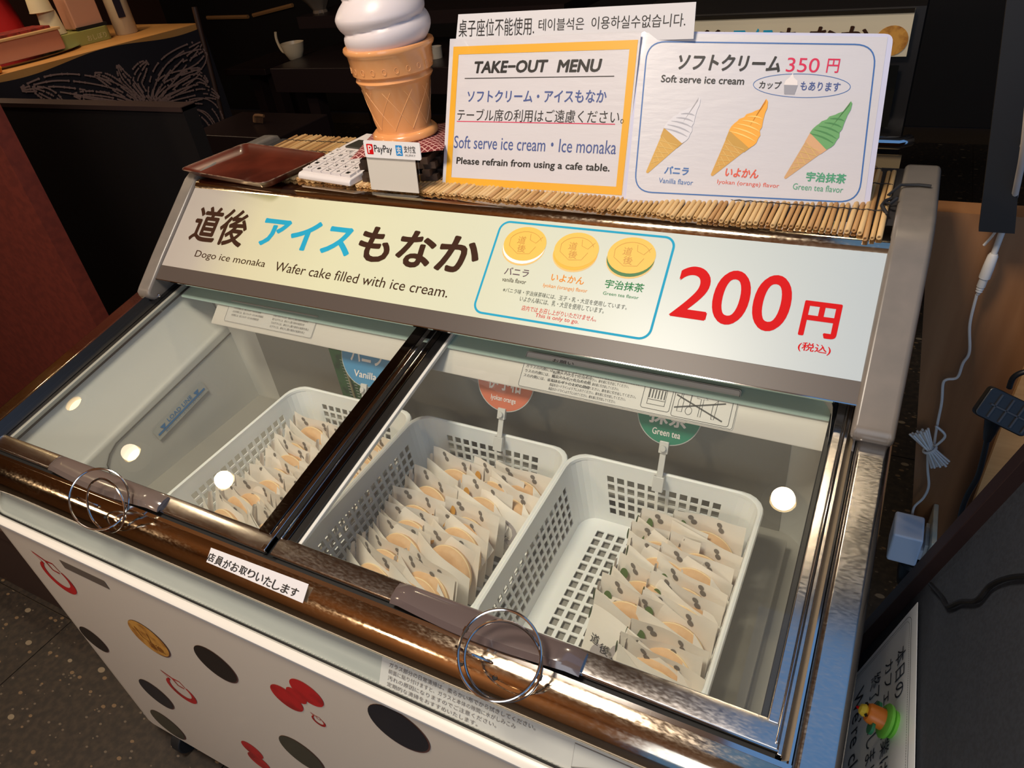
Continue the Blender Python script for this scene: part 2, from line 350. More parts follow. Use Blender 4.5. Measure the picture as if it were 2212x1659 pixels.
# notice printed behind the front window
WF = Frame((0.6, FY + 0.022, -0.166), (1, 0, 0), (0, 0.012, 0.0195))
nt_ = MB(); a = WF.uv((985, 1470)); nb = MB(); nb.poly([(0.115, -0.017), (0.50, -0.017), (0.50, 0.021), (0.115, 0.021)], 0.001)
ntc = add('window_notice', nb, mat('notice_film', (196, 198, 190), 0.3), FZ, WF.M())
lines = ['前面ガラスのお手入れ', 'ガラス部分の日常清掃は、柔らかい布でから拭きしてください。', '前面に貼り付けますと、ガラスと本体の隙間に水がしみこみ', '汚れの原因になりますのでご注意ください。', '定期的な清掃をおすすめいたします。']
mb = MB()
for i, s_ in enumerate(lines): text_uv(mb, s_, 0.125, 0.0145 - i * 0.0072, 0.125 + (0.09 if i == 0 else 0.19 - 0.02 * i), 0.0195 - i * 0.0072, 0.0016)
mb.ribbon([(0.335, -0.012), (0.46, -0.012), (0.46, 0.012), (0.335, 0.012)], 0.0008, 0.0016, True); mb.ribbon([(0.335, -0.012), (0.40, 0.012)], 0.0006, 0.0016)
text_uv(mb, 'この部分を拭いてください', 0.35, -0.010, 0.42, -0.006, 0.0016)
add('lettering', mb, M_grey, ntc)
# nose rail
nose = [(-0.357, -0.0965), (-0.366, -0.0985), (-0.375, -0.1025), (-0.382, -0.1085), (-0.3868, -0.116), (-0.3888, -0.124), (-0.3884, -0.132), (-0.386, -0.138), (-0.382, -0.1425), (-0.374, -0.147), (-0.357, -0.147)]
mb = MB()
npts = len(nose); rows = []
for x, ins in ((XL + 0.075, None),): pass
def nosering():
    rows = []
    for (y, z) in nose:
        off = y - FY; r = 0.075 - off + 0.0
        r = max(0.075 - off, 0.01)
        rows.append([(x, yy, z) for x, yy in arc(XL + 0.055, FY + 0.075, r + 0.005, r, 180, 270, 10) + arc(XR - 0.055, FY + 0.075, r + 0.005, r, 270, 360, 10)])
    return rows
rows = nosering(); n = len(rows[0]); mb.add([v for r_ in rows for v in r_], [(i * n + k, i * n + k + 1, (i + 1) * n + k + 1, (i + 1) * n + k) for i in range(len(rows) - 1) for k in range(n - 1)])
NOSE = add('front_rail', mb, M_chrome, FZ, smooth=True)
for px in ((985, 1398), (1060, 1428), (205, 1082)):
    p = aty(px, -0.378)
    t = MB(); t.lathe([(0.0022, 0), (0.0026, 0.0006), (0.0026, -0.003)], 10); 
    add('rail_hole', t, M_dark, NOSE, Matrix.Translation((p.x, -0.3775, -0.1045)) @ Matrix.Rotation(math.radians(35), 4, 'X'))
# dark channel under the lids + step
mb = MB(); yz = [G(-0.357, -0.004), G(-0.345, -0.004), G(-0.345, -0.02), G(-0.357, -0.02)]; mb.prism(yz, 0.0, 1.10); add('front_channel', mb, M_dark, FZ)
mb = MB(); mb.prism([G(-0.3595, 0.001), G(-0.3555, 0.002), G(-0.3555, -0.002), G(-0.3595, -0.002)], 0.0, 1.115); add('rail_edge', mb, M_bright, FZ)
# side rails
def rail(name, x0, x1, h0, h1, m, y0=-0.352, y1=0.10, bev=0.0, par=FZ):
    mb = MB(); a = G(y0, h0); b = G(y1, h0); c_ = G(y1, h1); d = G(y0, h1); mb.prism([a, b, c_, d], x0, x1); return add(name, mb, m, par, bevel=bev)
rail('left_outer_rail', XL - 0.002, -0.012, -0.05, 0.014, M_chrome, -0.345, 0.06, 0.006)
rail('left_channel', -0.012, 0.008, -0.03, 0.004, M_black)
rail('left_rail_lip', -0.0135, -0.0105, 0.0, 0.0155, M_bright)
rail('right_outer_rail', 1.112, XR, -0.055, 0.006, M_steel, -0.385, 0.10, 0.007)
rail('right_channel', 1.105, 1.112, -0.03, -0.006, mat('tan_channel', (110, 96, 76), 0.5), -0.385)
rail('right_rail_lip', 1.1105, 1.1125, -0.006, 0.0065, M_bright, -0.38)
# liner
IZ = -0.275
lin_ = MB()
def quadstrip(pts_a, pts_b): lin_.add(list(pts_a) + list(pts_b), [(i, i + 1, len(pts_a) + i + 1, len(pts_a) + i) for i in range(len(pts_a) - 1)])
# left wall: slopes in to a step, then a recessed lower panel
def sidewall(xt, xs, xl, sgn, name):
    mb = MB(); f0, b0 = -0.340, 0.10
    R1 = [(xt, *G(f0, -0.012)), (xt, *G(b0, -0.012))]
    R2 = [(xs, *G(f0 + 0.01, -0.085)), (xs, *G(b0, -0.085))]
    R3 = [(xl, *G(f0 + 0.01, -0.092)), (xl, *G(b0, -0.092))]
    R4 = [(xl + sgn * 0.012, f0 + 0.03, IZ), (xl + sgn * 0.012, b0, IZ)]
    vs = R1 + R2 + R3 + R4; mb.add(vs, [(0, 1, 3, 2), (2, 3, 5, 4), (4, 5, 7, 6)]); return add(name, mb, M_liner, FZ, bevel=0.004)
sidewall(0.014, 0.050, 0.058, 1, 'liner_left_wall')
sidewall(1.108, 1.094, 1.090, -1, 'liner_right_wall')
# panel groove of the left wall
mb = MB()
gp = [(0.0635, -0.045 - 0.0, -0.205), ]
def wallpt(y, t):  # t 0..1 down the lower left panel
    a = Vector((0.058, *G(y, -0.092))); b = Vector((0.070, y, IZ)); return a.lerp(b, t) + Vector((0.0006, 0, 0))
pth = [wallpt(0.09, 0.10)] + [wallpt(y, 0.10) for y in (0.0, -0.10, -0.20, -0.235)] + [wallpt(-0.252, 0.16), wallpt(-0.262, 0.26), wallpt(-0.264, 0.45), wallpt(-0.262, 0.95)]
mb.tube(pth, 0.0009, 6); add('panel_groove', mb, mat('groove_shadow', (86, 82, 76), 0.6), FZ)
mb = MB(); mb.add([(0.0, *G(-0.345, -0.012)), (1.11, *G(-0.345, -0.012)), (1.10, -0.315, IZ), (0.04, -0.315, IZ)], [(0, 1, 2, 3)]); add('liner_front_wall', mb, M_liner, FZ)
mb = MB(); mb.box((0.03, -0.33, IZ - 0.004), (1.10, 0.1, IZ)); add('liner_floor', mb, M_linerdk, FZ)
# back wall with rounded right corner
mb = MB(); zt_, zb_ = -0.02, IZ; xs = [(0.05, 0.055), (0.9, 0.055), (1.04, 0.055)] + [(1.04 + 0.045 * math.sin(a), 0.055 - 0.05 * (1 - math.cos(a))) for a in [i * PI / 16 for i in range(1, 9)]] + [(1.087, -0.03)]
mb.add([(x, y, zt_) for x, y in xs] + [(x, y, zb_) for x, y in xs], [(i, i + 1, len(xs) + i + 1, len(xs) + i) for i in range(len(xs) - 1)]); add('liner_back_wall', mb, M_liner, FZ, smooth=True)
mb = MB(); mb.poly(rrect(0.13, -0.30, 1.045, -0.02, 0.03), 0); o = add('grey_back_panel', mb, M_linerdk, FZ, Matrix.Translation((0, 0.0535, 0)) @ Matrix.Rotation(PI / 2, 4, 'X'))
# ledge under the canopy: slopes from the glass line down to its lower lip
LE = Frame((0.0, -0.03, -0.068), (1, 0, 0), (0, 0.036, 0.052))
mb = MB(); pr = [(-0.0075, -0.0655), (-0.0095, -0.0655), (-0.0110, -0.064), (-0.0105, -0.062), (0.014, -0.0415), (0.026, -0.0350), (0.045, -0.0325), (0.045, -0.0345), (0.027, -0.0370), (0.016, -0.0435), (-0.0075, -0.0635)]; mb.prism(pr, 0.115, 1.098); add('canopy_ledge', mb, M_ledge, FZ, smooth=True)
mb = MB(); mb.prism([(0.012, -0.0355), (0.06, -0.0300), (0.06, -0.0322), (0.012, -0.0385)], 0.03, 1.10); add('ledge_lip', mb, mat('lamp_tinted_lip', (190, 214, 206), 0.25), FZ)  # greenish light leaking from the sign lamp put into the lip colour
def ledgelabel(name, x0, x1, v0, v1, boxes, texts, m=M_grey):
    fr = Frame((0.0, -0.0107, -0.0618), (1, 0, 0), (0, 0.0245, 0.0205))
    mb = MB(); mb.poly(rrect(x0, v0, x1, v1, 0.003), 0.0006); ob = add(name, mb, mat('label_film', (200, 195, 190), 0.4), FZ, fr.M())
    mb = MB(); mb.ribbon(rrect(x0 + 0.001, v0 + 0.001, x1 - 0.001, v1 - 0.001, 0.003), 0.0005, 0.001, True)
    for (s_, a, b, c_, d) in texts: text_uv(mb, s_, a, b, c_, d, 0.001)
    for bx in boxes: mb.ribbon(bx[0], bx[1], 0.001, bx[2])
    add('lettering', mb, m, ob); return ob
tx = []
for i in range(4): tx.append(('ガラスの内側には、省エネルギーのための熱線反射処理'[i:i + 20], 0.155, 0.036 - i * 0.0062, 0.225 - (i % 2) * 0.008, 0.040 - i * 0.0062))
for i in range(5): tx.append(('扉を取りはずすには、扉を少し開け扉枠の後部を持上'[i:i + 21], 0.245, 0.036 - i * 0.0062, 0.325 - (i % 3) * 0.006, 0.040 - i * 0.0062))
ledgelabel('care_label', 0.142, 0.335, 0.006, 0.044, [], tx)
tx = [('お願い', 0.74, 0.0415, 0.77, 0.046)]
for i in range(4): tx.append(('・ガラスの内側には、省エネルギーのための熱線'[i:i + 19], 0.705, 0.034 - i * 0.0065, 0.80, 0.0385 - i * 0.0065))
for i in range(6): tx.append(('商品をロードラインより下に入れてください。扉を前に引き出してください。', 0.745, 0.0315 - i * 0.0056, 0.862 - (i % 3) * 0.012, 0.0355 - i * 0.0056))
bxs = [(rrect(0.870, 0.006, 0.906, 0.040, 0.003), 0.0006, True), (rrect(0.909, 0.003, 0.978, 0.040, 0.003), 0.0006, True),
       ([(0.877, 0.012), (0.899, 0.012), (0.899, 0.032), (0.877, 0.032)], 0.0008, True), ([(0.877, 0.018), (0.899, 0.018)], 0.0006, False)]
for k in range(6): bxs.append(([(0.878 + k * 0.0038, 0.020), (0.878 + k * 0.0038, 0.031)], 0.0014, False))
# bottle, spatula, hammer, knife outlines and the cross over them
bxs += [([(0.915, 0.010), (0.921, 0.010), (0.921, 0.024), (0.919, 0.028), (0.919, 0.034), (0.917, 0.034), (0.917, 0.028), (0.915, 0.024)], 0.0006, True), ([(0.929, 0.033), (0.929, 0.018)], 0.001, False), (arc(0.929, 0.013, 0.004, 0.005, 0, 330, 10), 0.0006, True),
        ([(0.941, 0.008), (0.944, 0.008), (0.944, 0.030), (0.949, 0.030), (0.945, 0.034), (0.936, 0.033), (0.936, 0.030), (0.941, 0.030)], 0.0006, True), ([(0.957, 0.008), (0.960, 0.008), (0.961, 0.032), (0.956, 0.026), (0.956, 0.014)], 0.0006, True),
        ([(0.911, 0.030), (0.970, 0.008)], 0.0018, False), ([(0.911, 0.014), (0.970, 0.030)], 0.0018, False)]
ledgelabel('warning_label', 0.700, 0.984, 0.0, 0.050, bxs, tx, M_ink)
# load line sticker on the left wall
a = wallpt(-0.16, 0.30); LLf = Frame(wallpt(-0.10, 0.30) + Vector((0.001, 0, 0)), (0, 1, TAN), wallpt(-0.1, 0.1) - wallpt(-0.1, 0.5))
def find_ll(p):
    return LLf.uv(p)
pA = LLf.uv((335, 932)); pB = LLf.uv((447, 847)); mb = MB(); uL, uR = sorted((pA[0], pB[0])); vm = (pA[1] + pB[1]) / 2
mb.ribbon([(uL, vm), (uR, vm)], 0.0035, 0.0012)
for u in (uL + 0.016, uR - 0.016): mb.add([(u - 0.006, vm + 0.009, 0.0012), (u + 0.006, vm + 0.009, 0.0012), (u, vm, 0.0012)], [(0, 1, 2)])
text_uv(mb, 'LOAD LINE', uL + 0.028, vm + 0.004, uR - 0.028, vm + 0.0115, 0.0012, 0.01)
text_uv(mb, '商品はロードラインより下に入れてください', uL + 0.014, vm - 0.0065, uR - 0.006, vm - 0.003, 0.0012)
sb = MB(); sb.poly([(uL - 0.004, vm - 0.009), (uR + 0.004, vm - 0.009), (uR + 0.004, vm + 0.014), (uL - 0.004, vm + 0.014)], 0.0006)
st = add('load_line_sticker', sb, mat('clear_film', (190, 190, 184), 0.3), FZ, LLf.M()); add('lettering', mb, mat('label_blue', (60, 130, 190), 0.5), st)
# ------------------------------------------------------------ lids
M_pane = glass_mat('lid_glass', (251, 253, 251), 0.9, 0.0, 0.02)
def lid(label, x0, x1, g0, g1, left):
    mb = MB(); a, b = G(-0.349, -0.004), G(-0.349, 0.0045); c_, d = G(-0.327, 0.0045), G(-0.327, -0.004)
    mb.prism([a, b, G(-0.334, 0.0055), c_, d], x0, x1)
    fr = add('glass_lid', mb, M_steel, FZ, bevel=0.0012); fr['label'] = label
    def side(xa, xb, h, m, y0=-0.330, nm='side_bar'):
        mb = MB(); mb.prism([G(y0, -0.004), G(0.10, -0.004), G(0.10, h), G(y0, h)], xa, xb); return add(nm, mb, m, fr, bevel=0.0012)
    if left:
        side(x0, 0.016, 0.003, M_black, nm='gasket'); side(0.016, 0.022, 0.003, mat('pale_spacer', (150, 150, 140), 0.4), nm='spacer')
        side(0.520, 0.538, 0.0065, M_dksteel); side(0.538, 0.545, 0.005, M_bright, -0.349, nm='side_lip')
    else:
        side(0.5535, 0.556, 0.006, M_bright); side(0.556, 0.564, 0.005, M_dksteel); side(0.564, 0.576, 0.004, M_black, nm='gasket'); side(0.576, 0.581, 0.002, mat('white_spacer', (214, 214, 208), 0.4), nm='spacer')
        side(1.083, 1.089, 0.0005, M_black, nm='gasket'); side(1.089, 1.098, 0.006, M_steel); side(1.098, 1.1005, 0.0072, M_bright, -0.345, nm='side_lip'); side(1.1005, 1.105, 0.003, M_steel, -0.352)
    mb = MB(); mb.prism([G(-0.330, -0.003), G(0.085, -0.003), G(0.085, 0.001), G(-0.330, 0.001)], g0, g1)
    add('glass_pane', mb, M_pane, fr)
    mb = MB(); mb.prism([G(-0.350, 0.0), G(-0.3485, 0.0), G(-0.3485, 0.003), G(-0.350, 0.003)], x0, x1); add('front_lip', mb, M_bright, fr)
    return fr
LIDL = lid('left glass lid, nearer the load line', 0.004, 0.545, 0.010, 0.530, True)
LIDR = lid('right glass lid, over two baskets', 0.5535, 1.101, 0.570, 1.090, False)
mb = MB(); mb.prism([G(-0.352, -0.012), G(0.10, -0.012), G(0.10, -0.004), G(-0.352, -0.004)], 0.540, 0.560); add('centre_gap', mb, M_dark, FZ)
# handles
M_handle = mat('handle_plastic', (96, 84, 82), 0.15, coat=0.6); M_handle2 = mat('clear_brown_handle', (104, 92, 86), 0.14, coat=0.8)
def handle(pxa, pxb, par, m):
    nG = (0, -SIN, COS); P0 = (0, *G(-0.34, 0.006)); A = hit(pxa, P0, nG); B = hit(pxb, P0, nG)
    x0, x1 = A.x, B.x; y0 = -0.352
    mb = MB(); n = 16; rows = []
    for i in range(n + 1):
        t = i / n; x = x0 + (x1 - x0) * t; e = min(t, 1 - t); k = min(1, e / 0.05); k = 0.55 + 0.45 * math.sqrt(max(0, 1 - (1 - k) ** 2)); bow = 0.006 * math.sin(PI * t)
        pr = [(-0.350 - 0.002, 0.004), (-0.353 - bow, 0.010 * k), (-0.348 - bow, 0.0135 * k + 0.002), (-0.338, 0.0145 * k + 0.002), (-0.331, 0.011 * k + 0.002), (-0.330, 0.004)]
        rows.append([(x, *G(a_, h_)) for a_, h_ in pr])
    vs = [v for r_ in rows for v in r_]; w = 6
    mb.add(vs, [(i * w + k, i * w + (k + 1) % w, (i + 1) * w + (k + 1) % w, (i + 1) * w + k) for i in range(n) for k in range(w)] + [tuple(range(w)), tuple(range(n * w, n * w + w))])
    add('handle', mb, m, par, smooth=True)
handle((112, 1005), (352, 1090), LIDL, M_handle2); handle((848, 1290), (1262, 1432), LIDR, M_handle)
# ------------------------------------------------------------ canopy
mb = MB(); body = [(0.045, -0.03), (0.30, -0.19), (0.375, -0.19), (0.375, 0.117), (0.165, 0.117), (0.150, 0.108), (0.012, 0.0)]
mb.prism([(0.012, 0.002), (0.147, 0.108), (0.165, 0.1165), (0.375, 0.1165), (0.375, -0.19), (0.060, -0.19), (0.060, -0.02), (0.020, -0.012)], 0.0, 1.108); add('canopy_body', mb, mat('canopy_grey', (120, 118, 116), 0.4), FZ)
SG = Frame((0.0, 0.0, 0.0), (1, 0, 0), (0, 0.144, 0.1098))
su = SG.uv; vb = su((346, 571.6))[1]; vt = 0.1811
# sign panel: white acrylic, lit from inside by a tube behind the middle
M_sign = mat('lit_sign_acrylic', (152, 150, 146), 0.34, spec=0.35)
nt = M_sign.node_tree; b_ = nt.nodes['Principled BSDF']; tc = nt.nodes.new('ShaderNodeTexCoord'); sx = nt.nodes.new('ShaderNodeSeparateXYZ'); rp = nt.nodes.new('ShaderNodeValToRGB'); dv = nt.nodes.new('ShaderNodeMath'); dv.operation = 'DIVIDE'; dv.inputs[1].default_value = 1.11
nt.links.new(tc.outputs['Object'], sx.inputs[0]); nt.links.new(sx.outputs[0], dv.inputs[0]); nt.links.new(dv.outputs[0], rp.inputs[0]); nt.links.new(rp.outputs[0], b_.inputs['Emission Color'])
rp.color_ramp.elements[0].position = 0.0; rp.color_ramp.elements[0].color = (0.22, 0.14, 0.09, 1); rp.color_ramp.elements[1].position = 1.0; rp.color_ramp.elements[1].color = (0.34, 0.46, 0.52, 1)  # bluish right end: daylight put into the glow colour
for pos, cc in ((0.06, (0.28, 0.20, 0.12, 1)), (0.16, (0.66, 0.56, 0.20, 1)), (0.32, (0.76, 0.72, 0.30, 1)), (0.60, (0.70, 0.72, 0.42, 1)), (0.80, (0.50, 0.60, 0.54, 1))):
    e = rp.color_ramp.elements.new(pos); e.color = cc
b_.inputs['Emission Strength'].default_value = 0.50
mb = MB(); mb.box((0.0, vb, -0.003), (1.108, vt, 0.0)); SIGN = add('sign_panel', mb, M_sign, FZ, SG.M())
mb = MB(); mb.box((0.0, -0.0005, -0.004), (1.108, vb, 0.0008)); add('sign_lower_strip', mb, M_strip, FZ, SG.M(), bevel=0.0006)
mb = MB(); mb.box((0.0, -0.0016, -0.004), (1.108, -0.0004, 0.001)); add('strip_edge', mb, M_bright, FZ, SG.M())
# canopy top rail in steel
mb = MB(); pr = [(0.1405, 0.1065), (0.1430, 0.1115), (0.1475, 0.1160), (0.1535, 0.1185), (0.165, 0.1190), (0.190, 0.1190), (0.190, 0.112), (0.150, 0.106)]
mb.prism(pr, 0.0, 1.108); add('top_rail', mb, M_chrome, FZ, smooth=True)
mb = MB(); mb.box((0.0, 0.19, 0.1165), (1.108, 0.375, 0.119)); add('top_plate', mb, mat('dark_top_plate', (52, 50, 50), 0.4), FZ)
def cap(x0, x1, label):
    mb = MB(); pr = [(-0.020, -0.010)] + [(-0.026, -0.016), (-0.026, -0.024), (-0.018, -0.034), (0.0, -0.042)] + [(0.06, -0.06), (0.375, -0.06), (0.375, 0.118), (0.370, 0.127), (0.355, 0.131), (0.20, 0.132), (0.168, 0.129), (0.148, 0.120), (0.12, 0.099), (0.03, 0.030)]
    mb.prism(pr, x0, x1); o = add('end_cap', mb, M_cap, FZ, bevel=0.006, seg=3, ang=50); o['label'] = label
cap(XL + 0.014, -0.0005, 'end cap on the left of the sign'); cap(1.106, XR, 'end cap on the right of the sign')
mb = MB(); mb.lathe([(0.0001, 0.004), (0.0025, 0.0035), (0.0035, 0.0015), (0.0037, 0)], 12); add('screw', mb, M_bright, FZ, Matrix.Translation((0.006, -0.012, -0.026)) @ Matrix.Rotation(1.2, 4, 'X'), smooth=True)
# feet / castors
for x in (0.09, 1.06):
    for y in (-0.36, 0.30):
        mb = MB(); mb.prism([(y - 0.03 + 0.03 * math.cos(a), BZ - 0.029 + 0.029 * math.sin(a)) for a in [i * PI / 10 for i in range(20)]], x - 0.012, x + 0.012); o = add('castor', mb, M_dark, FZ, bevel=0.003)
mb = MB(); mb.prism([(-0.395, BZ), (-0.398, BZ - 0.02), (-0.392, BZ - 0.035), (-0.380, BZ - 0.035), (-0.370, BZ)], -0.025, 0.035); add('foot_bumper', mb, M_cream, FZ, bevel=0.003)
mb = MB(); mb.box((XL + 0.03, -0.33, BZ - 0.02), (XR - 0.03, 0.36, BZ)); add('base_frame', mb, M_dark, FZ)
# ------------------------------------------------------------ sign lettering
def st(s_, L, R, Tp, B, m, bold=0.0, slant=0.0): text_px(SIGN, SG, s_, L, R, Tp, B, m, bold, slant)
st('道後', (411, 504), (545, 470), (459, 446), (450, 526), M_brown, 0.022)
st('アイス', (552, 530), (755, 545), (580, 467), (752, 556), M_cyan, 0.03)
st('もなか', (774, 530), (1038, 548), (816, 489), (985, 592), M_brown, 0.03)
st('Dogo ice monaka', (418.6, 557), (571, 577.5), (423.7, 540), (447, 563), M_brown)
st('Wafer cake filled with ice cream.', (597.5, 569), (966.7, 639), (599, 565), (943, 640), M_brown)
st('バニラ', (1088, 593.6), (1141.6, 593.6), (1100, 577), (1127, 598), mat('plum_ink', (70, 30, 60), 0.5), 0.012)
st('vanilla flavor', (1084, 607), (1137, 609), (1100, 600), (1132, 614), M_brown, 0.004)
st('いよかん', (1191, 599), (1262, 609), (1198, 591), (1254, 615), M_orange, 0.012)
st('Iyokan (orange) flavor', (1173.6, 617), (1269.5, 627), (1176, 612), (1237, 631), M_orange, 0.004)
st('宇治抹茶', (1305, 620.6), (1390, 627), (1318, 604), (1382, 632), M_green, 0.012)
st('Green tea flavor', (1302, 636), (1380, 642.5), (1307.7, 630), (1372, 646), M_green, 0.004)
st('※バニラ味・宇治抹茶味には、玉子・乳・大豆を使用しています。', (1087, 625.7), (1354, 666), (1091.6, 621), (1341, 668), M_ink, 0.008)
st('いよかん味には、乳・大豆を使用しています。', (1122, 649), (1304, 674.6), (1135.5, 640.5), (1294, 676.6), M_ink, 0.008)
st('店内では お召し上がりいただけません。', (1127, 666), (1288, 691.5), (1134, 660), (1274, 693.5), M_red, 0.004)
st('This is only to go.', (1156.5, 681), (1249.6, 698), (1159, 676.5), (1240, 701), M_red, 0.004)
# big numerals drawn as round strokes
def seg_px(pts, m, wd, parent=SIGN, fr=SG, closed=False, name='numeral', w=0.0004, ends=True):
    uvp = [fr.uv(p) for p in pts]; mb = MB()
    q = []
    n = len(uvp)
    for i in range(n if closed else n - 1):   # Catmull-Rom
        P = [Vector(uvp[(i - 1) % n] if closed else uvp[max(i - 1, 0)]), Vector(uvp[i]), Vector(uvp[(i + 1) % n]), Vector(uvp[(i + 2) % n] if closed else uvp[min(i + 2, n - 1)])]
        for k in range(6):
            t = k / 6; q.append(0.5 * ((2 * P[1]) + (-P[0] + P[2]) * t + (2 * P[0] - 5 * P[1] + 4 * P[2] - P[3]) * t * t + (-P[0] + 3 * P[1] - 3 * P[2] + P[3]) * t ** 3))
    if not closed: q.append(Vector(uvp[-1]))
    mb.ribbon(q, wd, w, closed)
    if not closed and ends:
        for e in (q[0], q[-1]): mb.poly(arc(e.x, e.y, wd / 2, wd / 2, 0, 345, 15), w)
    return add(name, mb, m, parent)
def uvp(fr, u, v):
    P = fr.O + fr.ux * u + fr.uy * v - CAM; c_ = Vector((P.dot(cx), P.dot(cy), P.dot(cz))); return (CX + F * c_.x / c_.z, CY + F * c_.y / c_.z)
text_px(SIGN, SG, '2', (1444.8, 680), (1542, 620), (1506.5, 576.5), (1520, 693), M_red, 0.013, name='numeral')
text_px(SIGN, SG, '0', (1538, 650), (1626, 620), (1590, 584.5), (1572, 702.5), M_red, 0.013, name='numeral')
text_px(SIGN, SG, '0', (1625, 660), (1715, 630), (1680, 594.5), (1663, 717), M_red, 0.013, name='numeral')
st('円', (1723, 722.6), (1821, 660), (1741, 648.5), (1800, 734.7), M_red, 0.03)
st('(税込)', (1723, 752), (1795, 757.5), (1737.6, 739), (1781.7, 767.7), M_red, 0.014)
c4 = [SG.uv(p) for p in ((1022, 675), (1404, 733), (1458, 514), (1083, 478))]
u0 = (c4[0][0] + c4[3][0]) / 2; u1 = (c4[1][0] + c4[2][0]) / 2; v0 = (c4[0][1] + c4[1][1]) / 2; v1 = (c4[2][1] + c4[3][1]) / 2
mb = MB(); mb.ribbon(rrect(u0, v0, u1, v1, 0.014), 0.0030, 0.0004, True); add('blue_border', mb, M_cyan, SIGN)
def wafer_icon(px, wpx, fill, k):
    u, v = SG.uv(px); r = (SG.uv((px[0] + wpx / 2, px[1]))[0] - SG.uv((px[0] - wpx / 2, px[1]))[0]) / 2
    rx, ry = r, r * 0.80
    mb = MB(); mb.poly(arc(u, v - 0.007, rx, ry, 0, 350, 35), 0.0003); o = add('wafer_picture', mb, mat('wafer_print_edge', (228, 186, 110), 0.5), SIGN)
    mb = MB(); mb.poly(arc(u, v - 0.0045, rx * 0.99, ry, 0, 350, 35), 0.0005); add('filling', mb, mat('filling_' + k, fill, 0.5), o)
    mb = MB(); mb.poly(arc(u, v, rx, ry, 0, 350, 35), 0.0007); add('wafer_top', mb, mat('wafer_print', (232, 186, 74), 0.5), o)
    mb = MB(); mb.ribbon(arc(u, v, rx * 0.78, ry * 0.72, 20, 160, 10) + [(u - rx * 0.7, v - ry * 0.2)], 0.0006, 0.0009)
    mb.ribbon([(u - rx * .7, v - ry * .2), (u - rx * .2, v - ry * .62), (u + rx * .35, v - ry * .55), (u + rx * .55, v - ry * .1)], 0.0006, 0.0009)
    mb.ribbon([(u + rx * .15, v + ry * .6), (u + rx * .2, v + ry * .25), (u + rx * .5, v + ry * .1), (u + rx * .75, v + ry * .5)], 0.0006, 0.0009)
    text_uv(mb, '道', u - rx * .38, v - ry * .02, u - rx * .0, v + ry * .42, 0.0009); text_uv(mb, '後', u - rx * .28, v - ry * .52, u + rx * .12, v - ry * .06, 0.0009)
    add('embossing', mb, mat('wafer_print_line', (196, 142, 48), 0.5), o)
wafer_icon((1134, 527), 93, (250, 248, 240), 'white'); wafer_icon((1245, 540), 98, (240, 176, 40), 'orange'); wafer_icon((1364, 552), 106, (30, 110, 50), 'green')
# ------------------------------------------------------------ stickers on the front face
FF = Frame((0.0, FY - 0.0006, 0.0), (1, 0, 0), (0, 0, 1))
def dot(pa, pb, m, label, rimm=None, wpx=None, extra=None):
    # pa, pb: extreme upper-left and lower-right of the oval
    (ua, va), (ub, vb2) = FF.uv(pa), FF.uv(pb); u, v = (ua + ub) / 2, (va + vb2) / 2; r = max(math.hypot(ub - ua, vb2 - va) / 2 * 0.93, 0.01)
    mb = MB(); mb.poly(arc(u, v, r, r, 0, 350, 35), 0.0); o = add('round_sticker', mb, mat('sticker_rim', (96, 60, 52), 0.3), FZ, FF.M()); o['label'] = label
    mb = MB(); mb.poly(arc(u - r * 0.02, v + r * 0.02, r * 0.965, r * 0.965, 0, 350, 35), 0.0003); add('sticker_face', mb, m, o)
    return o, u, v, r
o, u, v, r = dot((273, 1338), (371, 1422), M_gold, 'golden embossed wafer sticker')
mb = MB(); mb.ribbon([(u - r * .5, v + r * .5), (u - r * .4, v - r * .1), (u, v - r * .2), (u + r * .1, v + r * .4)], 0.0022, 0.0006); text_uv(mb, '道後', u - r * .25, v - r * .65, u + r * .55, v - r * .2, 0.0006, 0.02); add('embossing', mb, mat('dark_gold_line', (140, 84, 26), 0.4), o)
dot((416, 1393), (516, 1478), M_dotblack, 'black round sticker under the gold one')
dot((297, 1466), (379, 1534), M_dotnavy, 'small navy round sticker')
dot((792, 1521), (930, 1628), M_dotnavy, 'large navy round sticker')
dot((603, 1586), (700, 1672), M_dotolive, 'olive round sticker')
dot((322, 1532), (404, 1600), M_dotolive, 'olive round sticker by the lower edge')
dot((176, 1352), (230, 1411), M_dotblack, 'dark round sticker at the left corner')
def swirl(pa, pb, label, flip=1):
    (ua, va), (ub, vb2) = FF.uv(pa), FF.uv(pb); u, v = (ua + ub) / 2, (va + vb2) / 2; r = math.hypot(ub - ua, vb2 - va) / 2 * 0.72
    mb = MB(); pts = arc(u, v, r, r * 1.02, 120, 400, 24); mb.ribbon(pts, [r * (0.16 + 0.34 * math.sin(PI * i / 24)) for i in range(25)], 0.0)
    mb.ribbon([(u - r * 0.5, v + r * 0.86), (u - r * 0.9, v + r * 1.5), (u - r * 0.1, v + r * 1.15), (u + r * 0.5, v + r * 1.2), (u + r * 0.72, v + r * 0.66)], [0.002, r * 0.2, r * 0.16, r * 0.12, 0.002], 0.0)
    mb.ribbon([(u - r * 0.1, v + r * 1.1), (u + r * 0.05, v + r * 0.55), (u + r * 0.55, v + r * 0.5)], r * 0.12, 0.0002)
    o = add('swirl_sticker', mb, M_redst, FZ, FF.M()); o['label'] = label
swirl((78, 1205), (171, 1287), 'large red swirl crest sticker'); swirl((352, 1459), (430, 1523), 'middle red swirl crest sticker'); swirl((670, 1544), (706, 1571), 'tiny red swirl crest sticker')
